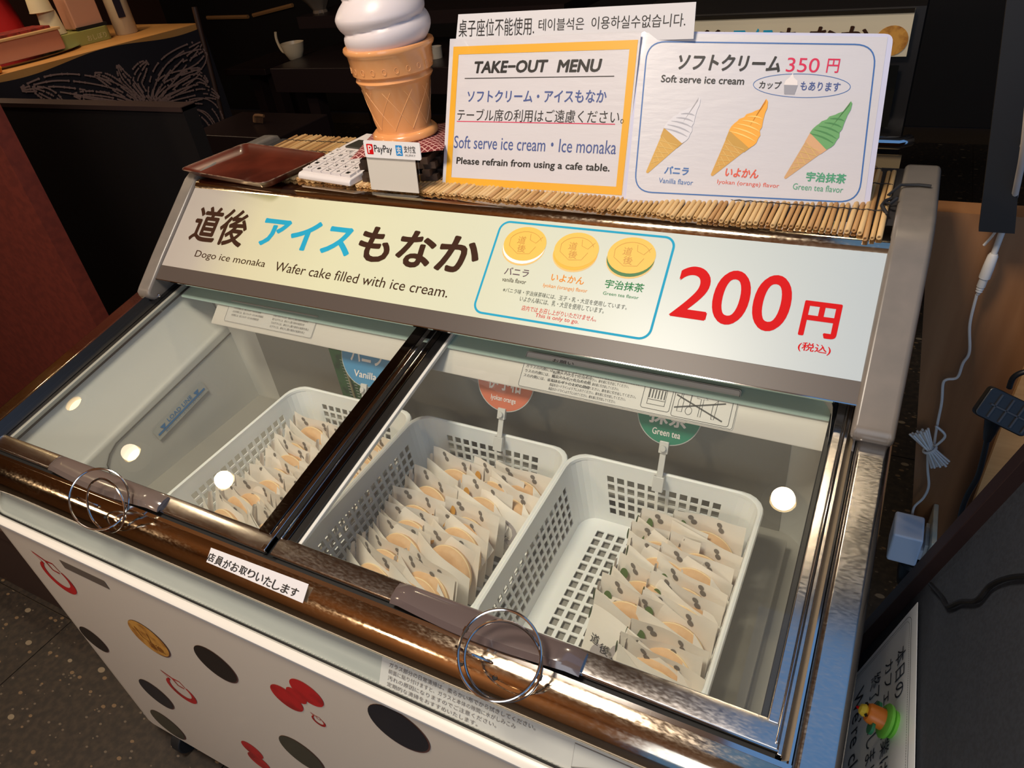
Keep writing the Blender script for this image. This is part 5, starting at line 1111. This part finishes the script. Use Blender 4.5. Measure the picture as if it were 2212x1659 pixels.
M_bf = mat('board_frame', (34, 20, 20), 0.5)
for (a_, b_x) in ((sx0 - 0.022, sx0 + 0.001), (sx0 + 0.78, sx0 + 0.80)):
    mb = MB(); mb.box((a_, vbot - 0.01, -0.020), (b_x, vtop, 0.012)); add('frame_stile', mb, M_bf, ab, bevel=0.001)
mb = MB(); mb.box((sx0 - 0.02, vbot - 0.03, -0.018), (sx0 + 0.8, vbot, 0.010)); add('frame_rail', mb, M_bf, ab)
for a_ in (sx0 - 0.02, sx0 + 0.77):
    wpos = AF.O + AF.ux * a_ + AF.uy * (vbot - 0.02)
    mb = MB(); inv = AF.M().inverted(); p1 = inv @ (wpos + Vector((0.012, 0, 0))); p2 = inv @ Vector((wpos.x + 0.04, wpos.y, -0.80)); mb.tube([p1, p2], 0.008, 8); add('leg', mb, M_bf, ab)
nq = [AF.uv(p) for p in ((1985, 1302), (1865, 1424))]; no = MB()
w0 = 0.0016 * sgn; n_u1 = 0.303
slant_u = AF.uv((1979, 1650))
vv1 = AF.uv((1985, 1302))[1]; vv0 = AF.uv((1865, 1424))[1]; vfar = slant_u[1]; ufar = slant_u[0]
dirv = Vector((ufar - nq[0][0], vfar - nq[0][1])).normalized(); perp = Vector((dirv.y, -dirv.x)); perp = -perp if perp.y > 0 else perp
nO = Vector(nq[0]); NF = Frame(AF.O + AF.ux * nO.x + AF.uy * nO.y + AF.n * w0, AF.ux * dirv.x + AF.uy * dirv.y, -(AF.ux * perp.x + AF.uy * perp.y))
cnT = thing('closing_notice', 'laminated white notice 本日のカフェの営業は終了いたしました on the black board', 'notice', NF.M())
NH = 0.216; mb = MB(); mb.box((0, -NH, -0.0006), (0.303, 0, 0)); add('sheet', mb, mat('notice_paper', (236, 240, 244), 0.35, coat=0.4), cnT)
M_nk = mat('notice_ink', (34, 42, 58), 0.5)
mb = MB(); mb.ribbon(rrect(0.008, -NH + 0.008, 0.295, -0.012, 0.012), 0.0006, 0.0005, True)
pl = rrect(0.012, -NH + 0.012, 0.291, -0.016, 0.012, 10)
for i in range(len(pl)):
    a_, b2 = Vector(pl[i]), Vector(pl[(i + 1) % len(pl)]); L_ = (b2 - a_).length; k_ = max(1, int(L_ / 0.003))
    for q_ in range(k_):
        s0 = a_.lerp(b2, q_ / k_); s1 = a_.lerp(b2, (q_ + 0.55) / k_); mb.ribbon([s0, s1], 0.0007, 0.0005)
add('border', mb, M_nk, cnT)
def nt_text(s_, pl_, pr_, pt_, pb2):
    text_px(cnT, NF, s_, pl_, pr_, pt_, pb2, M_nk, 0.006, w=0.0006)
nt_text('本日の', (1945, 1403), (1945, 1503), (1957, 1420), (1936, 1430))
nt_text('カフェの営業は', (1918, 1432), (1905, 1676), (1930, 1440), (1903, 1600))
nt_text('終了いたしました', (1893, 1458), (1880, 1720), (1903, 1470), (1868, 1650))
nt_text('We\u2019re closed', (1858, 1490), (1835, 1760), (1866, 1500), (1834, 1640))
mg = hit((1930, 1566), NF.O, NF.n); MF = Frame(mg, NF.ux, NF.uy)
mgo = thing('animal_magnet', 'little green and orange animal magnet with a yellow face on the notice', 'magnet', MF.M())
mb = MB(); mb.lathe([(0.0145, 0.0), (0.015, 0.003), (0.0125, 0.004), (0.0125, 0.005), (0.018, 0.006), (0.0185, 0.009), (0.016, 0.011), (0.0, 0.012)], 28); add('green_base', mb, mat('magnet_green', (120, 205, 70), 0.35), mgo, smooth=True)
mb = MB(); mb.lathe([(0.0115, 0.010), (0.0105, 0.024), (0.009, 0.027), (0.0, 0.029)], 20); add('orange_body', mb, mat('magnet_orange', (238, 132, 40), 0.4), mgo, smooth=True)
mb = MB(); mb.lathe([(0.0, -0.006), (0.005, -0.004), (0.0068, 0.0), (0.005, 0.004), (0.0, 0.006)], 16, (0.0, 0.0, 0.030)); fc = add('yellow_face', mb, mat('magnet_yellow', (244, 208, 60), 0.4), mgo, smooth=True)
mb = MB(); mb.lathe([(0.0, -0.002), (0.002, 0), (0.0, 0.002)], 10, (0, 0.0, 0.0365)); add('red_nose', mb, M_red, fc, smooth=True)
mb = MB()
for s_ in (-1, 1): mb.lathe([(0.0, -0.002), (0.0022, 0), (0.0, 0.002)], 10, (0.0072 * s_, 0.003, 0.029))
add('eyes', mb, M_ink, fc, smooth=True)
mb = MB(); mb.lathe([(0.0, 0), (0.0075, 0.0), (0.0075, 0.003), (0.0, 0.003)], 18, (0.011, -0.006, 0.018)); mb.lathe([(0.0, 0), (0.0065, 0.0), (0.0065, 0.003), (0.0, 0.003)], 18, (-0.011, 0.001, 0.015)); add('dark_green_hands', mb, mat('magnet_dark_green', (40, 130, 84), 0.4), mgo, smooth=True)
mb = MB(); AFi = AF
cp = [hit(p, AF.O + AF.n * 0.004 * sgn, AF.n) for p in ((2010, 1262), (2035, 1290), (2048, 1310), (2075, 1300), (2110, 1297), (2140, 1265), (2180, 1248), (2230, 1244))]
mb.tube(spline(cp), 0.0026, 8); tag(add('thin_black_cord', mb, M_black, smooth=True), 'thin black cord lying across the dark board at the right', 'cord')
# ================================================================= LEFT SIDE AND BACKGROUND
# maroon upright board
mx = aty((100, 500), 0.16).x
mb = MB(); mb.box((mx - 1.2, 0.16, -0.80), (mx, 0.20, 0.75)); tag(add('maroon_screen', mb, mat('maroon_board', (104, 40, 28), 0.6, noise=(60, (92, 34, 24), 0.4, 0.6))), 'tall maroon board standing left of the freezer', 'screen')
p = atz((150, 1325), -0.80); mb = MB(); mb.box((p.x - 0.45, p.y, -0.80), (p.x, p.y + 0.035, -0.55)); mb.box((p.x - 0.45, p.y - 0.003, -0.56), (p.x + 0.003, p.y + 0.25, -0.52)); tag(add('dark_bench', mb, mat('bench_brown', (58, 40, 32), 0.5), bevel=0.003), 'low dark brown bench end left of the freezer', 'bench')
# black cabinet behind it
bc = aty((392, 233), 0.62); bcx, bcz = bc.x, bc.z
bk = thing('black_cabinet', 'low black cabinet with a lit front edge behind the maroon board', 'cabinet', (bcx, 0.62, -0.8))
mb = MB(); mb.box((-0.95, 0.0, 0), (0, 0.045, bcz + 0.8)); add('cabinet_body', mb, mat('black_laminate', (17, 13, 13), 0.6, bump=(200, 0.1)), bk)
mb = MB(); mb.box((-0.95, -0.004, bcz + 0.8 - 0.010), (0.0, 0.045, bcz + 0.8 + 0.002)); add('top_edge', mb, mat('lit_edge_tone', (60, 44, 40), 0.5), bk)  # lit line along the top edge put in as a paler strip
# counter with cloth
zc2 = 0.10
cA, cB = atz((-60, 178), zc2), atz((430, 50), zc2)
dcu = (cB - cA).normalized(); fc_ = Frame(cA, dcu, (0, 0, 1)); LC = (cB - cA).length
backv = Vector((dcu.y, -dcu.x, 0)); 
if backv.dot(CAM - cA) > 0: backv = -backv
CF = Frame(cA, dcu, backv)
if CF.n.z < 0: CF = Frame(cA, dcu, -backv)
sB = 1 if CF.uy.dot(backv) > 0 else -1
ct = thing('display_counter', 'pale wooden counter top at the upper left, draped with a dark cloth', 'counter', CF.M())
mb = MB(); y_a, y_b = (0, 0.75 * sB) if sB > 0 else (0.75 * sB, 0); mb.box((-0.4, y_a, -0.03), (LC, y_b, 0.0)); add('counter_top', mb, mat('pale_counter_wood', (190, 146, 90), 0.5, noise=(5, (196, 136, 70), 0.3, 0.7, (1, 10, 1))), ct)
mb = MB(); mb.box((-0.3, y_a + (0.05 if sB > 0 else 0.02), -0.70), (LC - 0.05, y_b - (0.02 if sB > 0 else 0.05), -0.03)); add('counter_base', mb, mat('counter_dark', (30, 22, 20), 0.7), ct)
# cloth hanging from the counter edge
CH = Frame(cA - backv * 0.012, dcu, (0, 0, 1)); hc = 0.74
cl = thing('patterned_cloth', 'dark navy cloth with a pale feather and sheaf pattern hanging from the counter', 'cloth', CH.M())
mb = MB(); NU, NV = 60, 8; vs = []
for j in range(NV + 1):
    for i in range(NU + 1):
        u = -0.3 + (LC + 0.3) * i / NU; v = -hc * j / NV; top = -0.025 * (0.5 + 0.5 * math.sin(u * 9)) if j == 0 else 0; vs.append((u, v + top, 0.008 * math.sin(u * 14) * (j / NV) + 0.002))
mb.add(vs, [(j * (NU + 1) + i, j * (NU + 1) + i + 1, (j + 1) * (NU + 1) + i + 1, (j + 1) * (NU + 1) + i) for j in range(NV) for i in range(NU)]); add('cloth_sheet', mb, mat('navy_cloth', (22, 19, 30), 0.85), cl, smooth=True)
mb = MB(); rnd = random.Random(9); wgt = 0.012
def frond(path_px, wd, dots=True):
    P = [Vector(CH.uv(p)) for p in path_px]; P3 = spline([(p.x, p.y, 0) for p in P], 6)
    for off in (-1, -.3, .4, 1.0):
        pts = []
        for i, p in enumerate(P3):
            t = i / (len(P3) - 1); d_ = (P3[min(i + 1, len(P3) - 1)] - P3[max(i - 1, 0)]).normalized(); k_ = wd * math.sin(PI * (0.12 + 0.83 * t)); pts.append((p.x - d_.y * k_ * off, p.y + d_.x * k_ * off))
        # broken stroke like stencil dyeing
        for i in range(0, len(pts) - 1):
            if rnd.random() < 0.75: mb.ribbon([pts[i], pts[i + 1]], 0.006, 0.013 + rnd.uniform(0, .001))
            if dots and rnd.random() < 0.5: mb.poly(arc(pts[i][0], pts[i][1], 0.005, 0.005, 0, 300, 5), 0.0145)
for pth, wd in ((((300, 225), (250, 200), (180, 185), (110, 180), (42, 193)), .05), (((290, 228), (240, 215), (190, 208), (155, 205)), .03), (((130, 222), (100, 205), (65, 190)), .03), (((300, 222), (255, 190), (225, 170), (200, 160)), .03), (((310, 220), (280, 185), (262, 165), (250, 140)), .03),
                 (((320, 220), (290, 180), (300, 150), (315, 133)), .035), (((325, 218), (345, 170), (380, 130), (430, 92)), .06), (((330, 220), (370, 160), (420, 130), (440, 110)), .06), (((330, 222), (380, 185), (420, 165), (445, 180)), .04), (((340, 222), (400, 205), (440, 198), (470, 212)), .04),
                 (((395, 230), (440, 235), (465, 265), (480, 310)), .06), (((400, 240), (430, 260), (450, 290), (455, 320)), .05), (((335, 224), (350, 190), (390, 170), (430, 150)), .05)): frond(pth, wd * 0.8)
add('dyed_pattern', mb, mat('pattern_pale', (138, 112, 106), 0.85), cl)
# post at the cloth's right
pp1, pp2 = CH.uv((420, 15)), CH.uv((503, 345)); P_a = CH.O + CH.ux * pp1[0] + CH.uy * pp1[1]; P_b = CH.O + CH.ux * pp2[0] + CH.uy * pp2[1]
po = thing('bamboo_post', 'thin brown post at the right edge of the navy cloth', 'post', (P_b.x, P_b.y, -0.8))
mb = MB(); a_ = P_a - Vector((P_b.x, P_b.y, -0.8)); a_ = Vector((0, 0, P_a.z + 0.8)); ex = (P_b - P_a) * ((P_b.z + 0.8) / (P_a.z - P_b.z)); mb.tube([(ex.x, ex.y, 0), (0, 0, P_b.z + 0.8), (P_a.x - P_b.x, P_a.y - P_b.y, P_a.z + 0.8)], 0.013, 10); add('post_shaft', mb, mat('post_brown', (58, 38, 30), 0.5), po, smooth=True)
# things on the counter
def on_counter(px): p = atz(px, zc2); return p
def cz(px, h): return h
p = on_counter((75, 128)); p2 = on_counter((150, 108)); 
w3 = (on_counter((140, 118)) - on_counter((0, 138))).length
# pink-brown box on a tray
tb = on_counter((52, 137)) + backv * 0.10
BFm = Frame(tb, dcu, CF.uy); sc_ = 1.0
bx = thing('pink_box', 'translucent pinkish storage box on a steel tray at the upper left', 'box', BFm.M())
hw_ = 0.20
mb = MB(); mb.box((-hw_, -0.08, 0.012), (hw_, 0.10, 0.088)); add('box_body', mb, mat('pink_plastic', (190, 122, 96), 0.4), bx, bevel=0.008)
mb = MB(); mb.box((-hw_ - 0.006, -0.086, 0.085), (hw_ + 0.006, 0.106, 0.095)); add('box_rim', mb, mat('box_rim', (206, 168, 120), 0.4), bx, bevel=0.003)
mb = MB(); mb.box((-hw_ + 0.02, -0.06, 0.090), (hw_ - 0.02, 0.08, 0.104)); add('red_contents', mb, mat('red_contents', (150, 40, 30), 0.7, noise=(60, (90, 20, 18), 0.4, 0.6)), bx)
tro = thing('steel_tray', 'shallow steel tray under the pinkish box', 'tray', BFm.M())
mb = MB(); mb.lathe([(0.26, 0.002), (0.29, 0.010), (0.292, 0.011), (0.26, 0.006), (0.0, 0.006)], 40); mb.v = [(v_[0], v_[1] * 0.5, v_[2]) for v_ in mb.v]; add('tray_dish', mb, M_bright, tro, smooth=True)
# red cloth bag
rc = on_counter((40, 92))
mb = MB(); prf = [(0.14, 0.0), (0.13, 0.1), (0.10, 0.22), (0.05, 0.34), (0.04, 0.42), (0.0, 0.43)]; mb.lathe(prf, 24, fn=lambda r_, z, a_: (r_ * (1 + 0.08 * math.sin(5 * a_ + z * 9)), z)); tag(add('red_cloth_bag', mb, mat('red_cloth', (176, 14, 22), 0.75), None, Frame(rc - dcu * 0.08, dcu, CF.uy).M(), smooth=True), 'bright red cloth bundle behind the pinkish box', 'cloth bag')
# paper cups, green-base dispenser, bottle
M_cup = mat('paper_cup', (206, 192, 160), 0.6)
gb = on_counter((190, 98)) + backv * 0.07
GF = Frame(gb, dcu, CF.uy)
gd = thing('green_dispenser_box', 'olive-green tray base with a clear pinkish dispenser and printed label', 'dispenser', GF.M())
mb = MB(); mb.prism(rrect(-0.13, -0.05, 0.14, 0.09, 0.03), 0.0, 0.055, 2); add('green_base', mb, mat('olive_base', (150, 150, 84), 0.5), gd, bevel=0.003)
mb = MB(); mb.box((0.0, -0.035, 0.06), (0.13, 0.06, 0.30)); add('clear_case', mb, mat('pink_case', (202, 150, 124), 0.3), gd, bevel=0.006)
mb = MB(); mb.box((0.0, -0.045, 0.055), (0.135, -0.03, 0.068)); add('dark_slot', mb, M_dark, gd)
mb = MB(); text_uv(mb, 'おしぼり', 0.02, 0.012, 0.11, 0.034, 0, 0.0); ob = add('lettering', mb, mat('label_pale', (206, 196, 150), 0.6), gd, Matrix.Translation((0, -0.0515, 0)) @ Matrix.Rotation(PI / 2, 4, 'X'))
for k, (dx, dz, lb2) in enumerate(((-0.07, 0.056, 'white paper cup upside down, lower one on the olive tray'), (-0.085, 0.146, 'white paper cup upside down, stacked on top of the other'))):
    mb = MB(); mb.lathe([(0.0, 0.09), (0.034, 0.09), (0.036, 0.087), (0.045, 0.006), (0.047, 0.002), (0.045, 0.0)], 28)
    tag(add('paper_cup', mb, M_cup, None, GF.M() @ T(dx, 0.015, dz), smooth=True), lb2, 'paper cup', 'paper cups on the counter')
bt = on_counter((292, 72)) + backv * 0.06; bo = thing('sanitizer_bottle', 'translucent white bottle with a dark label reading 78 on the counter', 'bottle', Frame(bt, dcu, CF.uy).M())
mb = MB(); mb.lathe([(0.045, 0.0), (0.048, 0.004), (0.048, 0.20), (0.04, 0.23), (0.018, 0.245), (0.018, 0.27), (0.0, 0.27)], 28); add('bottle_body', mb, mat('milky_plastic', (196, 178, 148), 0.4), bo, smooth=True)
mb = MB(); mb.box((-0.040, -0.052, 0.07), (-0.008, -0.047, 0.24)); lbo = add('dark_label', mb, mat('navy_label', (36, 32, 48), 0.5), bo)
mb = MB(); text_uv(mb, '78', -0.038, 0.15, -0.010, 0.18, 0, 0.02); add('lettering', mb, M_wink, lbo, Matrix.Translation((0, -0.0525, 0)) @ Matrix.Rotation(PI / 2, 4, 'X'))
pt_ = on_counter((8, 160)); mb = MB(); mb.lathe([(0.0, 0.0), (0.03, 0.004), (0.036, 0.02), (0.028, 0.036), (0.0, 0.042)], 20); tag(add('orange_fruit', mb, mat('fruit_orange', (240, 150, 30), 0.5), None, Matrix.Translation(pt_ + backv * 0.045 + dcu * -0.015), smooth=True), 'small orange fruit at the far left of the counter', 'fruit')
# low partition edge strips and dark tables at the back
M_tab = mat('dark_table_wood', (34, 24, 24), 0.35)
def table(name, label, px0, px1, y, dep, thick=0.05, legpx=None, m=M_tab):
    A = aty(px0, y); B = aty(px1, y); r_ = thing(name, label, 'table', (A.x, y, -0.8)); H_ = A.z + 0.8; w_ = B.x - A.x
    mb = MB(); mb.box((0, 0, H_ - thick), (w_, dep, H_)); add('table_top', mb, m, r_, bevel=0.003)
    for lx in (0.12, w_ - 0.05):
        mb = MB(); mb.box((lx, 0.05, 0), (lx + 0.06, 0.11, H_ - thick)); add('leg', mb, m, r_)
        mb = MB(); mb.box((lx, dep - 0.11, 0), (lx + 0.06, dep - 0.05, H_ - thick)); add('leg', mb, m, r_)
    return r_
table('cafe_table', 'dark cafe table edge behind the freezer, below the white cup', (582, 148), (1050, 165), 1.75, 0.55, 0.10)
table('cafe_table', 'lower dark bench left of the cafe table', (482, 150), (572, 152), 2.1, 0.4, 0.03)
cpf = aty((640, 128), 1.95)
cu_ = thing('coffee_cup', 'white cup on the dark cafe table', 'cup', (cpf.x, 1.95, cpf.z))
mb = MB(); mb.lathe([(0.0, 0.0), (0.026, 0.0), (0.030, 0.003), (0.046, 0.035), (0.053, 0.07), (0.051, 0.07), (0.044, 0.036), (0.0, 0.006)], 32); add('cup_bowl', mb, mat('cup_china', (196, 176, 146), 0.3), cu_, smooth=True)
mb = MB(); mb.tube(spline([(-0.042, 0, 0.03), (-0.065, 0, 0.032), (-0.078, 0, 0.05), (-0.086, 0, 0.085), (-0.080, 0, 0.115)]), 0.006, 8); add('cup_handle', mb, mat('cup_china', (196, 176, 146), 0.3), cu_, smooth=True)
gp = aty((695, 36), 2.1); gl = thing('glass_dish', 'footed glass dish with white napkin left of the cone figure', 'glass dish', (gp.x, 2.1, gp.z))
mb = MB(); mb.lathe([(0.04, 0.0), (0.03, 0.03), (0.05, 0.06), (0.075, 0.085), (0.073, 0.085), (0.045, 0.06), (0.0, 0.05)], 28, fn=lambda r_, z, a_: (r_ * (1 + .05 * math.sin(10 * a_)), z)); add('dish_bowl', mb, mat('dish_glass', (150, 130, 110), 0.1, trans=0.4), gl, smooth=True)
mb = MB(); mb.lathe([(0.0, 0.07), (0.04, 0.078), (0.02, 0.095), (0.0, 0.1)], 16); add('napkin', mb, mat('napkin', (220, 205, 185), 0.7), gl, smooth=True)
sh = aty((700, 38), 2.0)
mb = MB(); A = aty((640, 36), 2.0); mb.box((A.x, 2.0, A.z - 0.05), (A.x + 1.3, 2.4, A.z - 0.002)); tag(add('dark_shelf', mb, M_tab), 'dark shelf carrying the glass dish', 'shelf')
for (pa, pb2, lb2) in (((448, 38), (536, 36), 'pale wooden ledge strip left of centre at the back'), ((547, 33), (632, 11), 'pale wooden ledge strip slanting upward at the back')):
    A = aty(pa, 3.535); B = aty(pb2, 3.535); mb = MB(); mb.tube([A, B], 0.014, 6); tag(add('ledge_strip', mb, mat('ledge_wood', (190, 140, 88), 0.5)), lb2, 'ledge', 'pale ledges at the back')
bn = aty((560, 258), 1.4); sb_ = MB(); sb_.box((bn.x - 0.25, 1.25, -0.8), (bn.x + 0.22, 1.55, bn.z - 0.018)); tag(add('dark_stool', sb_, M_tab, bevel=0.005), 'dark wooden stool block in the gloom behind the lacquer tray', 'stool'); mb = MB(); mb.tube(spline([bn + Vector(v_) for v_ in ((-0.03, 0, -0.01), (-0.02, 0, 0.012), (0.0, 0, 0.016), (0.03, 0, 0.014))]), 0.006, 8)
for i in range(8): mb.tube([bn + Vector((-0.02 + i * 0.006, 0, 0.01)), bn + Vector((-0.03 + i * 0.006, 0, -0.014))], 0.0012, 4)
tag(add('woven_basket_handle', mb, mat('rattan', (120, 84, 54), 0.7), smooth=True), 'small rattan handle in the dark behind the lacquer tray', 'handle')
# display cabinet with its own sign, back right
yb = 1.15
K = [aty(p, yb) for p in ((1440, 38), (1977, 22), (1972, 122), (1435, 150))]
bgc = thing('back_display_cabinet', 'second freezer cabinet in the dark with a cream sign and steel door handle', 'cabinet', (K[1].x, yb, -0.8))
X0, X1 = -0.62, 0.0; zt4 = K[1].z + 0.8; zs4 = K[2].z + 0.8
mb = MB(); mb.box((X0, 0.02, 0), (X1 + 0.02, 0.5, zt4 + 0.004)); add('cabinet_body', mb, mat('cabinet_dark', (30, 27, 26), 0.4), bgc)
mb = MB(); mb.box((X0, 0.0, zs4), (X1, 0.02, zt4)); sg = add('sign_board', mb, mat('sign_cream', (198, 186, 160), 0.4, emit=((200, 180, 140), 0.10)), bgc)
mb = MB(); mb.box((X0, -0.004, zt4 - 0.004), (X1, 0.002, zt4 + 0.004)); add('sign_trim', mb, M_bright, bgc)
BG = Frame((0, 0, 0), (1, 0, 0), (0, 0, 1)); lm = Matrix.Translation((0, -0.002, 0)) @ Matrix.Rotation(PI / 2, 4, 'X')
mb = MB(); hgt = zt4 - zs4; text_uv(mb, '道後', -0.52, zs4 + 0.18 * hgt, -0.37, zs4 + .72 * hgt, 0, 0.02); text_uv(mb, 'もなか', -0.265, zs4 + 0.18 * hgt, -0.075, zs4 + .72 * hgt, 0, 0.02); add('lettering', mb, M_brown, sg, lm)
mb = MB(); text_uv(mb, 'アイス', -0.365, zs4 + 0.18 * hgt, -0.275, zs4 + .72 * hgt, 0, 0.02); add('lettering', mb, M_cyan, sg, lm)
mb = MB(); mb.poly(arc(-0.034, zs4 + 0.36 * hgt, 0.032, 0.030, 0, 345, 24), 0.0006); add('wafer_picture', mb, M_gold, sg, lm)
mb = MB(); zz = [aty(p, yb).z + 0.8 for p in ((1950, 140), (1950, 275), (1960, 288), (1960, 312), (1960, 335), (1960, 480))]
mb.box((X0 + 0.02, -0.003, zz[1]), (X1 - 0.01, 0.0, zz[0])); add('glass_door', mb, mat('dark_door_glass', (20, 22, 22), 0.08, coat=0.8), bgc)
mb = MB(); mb.box((X1 - 0.10, -0.004, zz[1] + 0.03), (X1 - 0.045, -0.003, zz[0] - 0.02)); add('lit_shelf_view', mb, mat('beige_view', (120, 108, 84), 0.6), bgc)
mb = MB(); mb.tube([(X0, -0.03, (zz[2] + zz[3]) / 2), (X1 + 0.02, -0.03, (zz[2] + zz[3]) / 2), (X1 + 0.04, -0.01, (zz[2] + zz[3]) / 2)], 0.014, 12); add('door_handle', mb, M_bright, bgc, smooth=True)
mb = MB(); mb.box((X0 + 0.02, -0.006, 0.05), (X1 + 0.03, 0.0, zz[4])); add('lower_panel', mb, mat('cabinet_cream', (150, 130, 96), 0.45), bgc)
# dim water glass behind the cone figure
gl2 = aty((948, 158), 1.9); mb = MB(); mb.lathe([(0.02, 0.0), (0.024, 0.002), (0.028, 0.10), (0.026, 0.10), (0.020, 0.01), (0.0, 0.008)], 24); tag(add('small_white_bottle', mb, mat('dim_white', (176, 166, 150), 0.4), None, Matrix.Translation(gl2), smooth=True), 'small pale tumbler in the dark just right of the cone figure', 'tumbler')
# ---------------------------------------------------------------- lift the whole scene so that the floor is at z = 0
for o in list(S.objects):
    if o.parent is None: o.matrix_basis = Matrix.Translation((0, 0, ZOFF)) @ o.matrix_basis
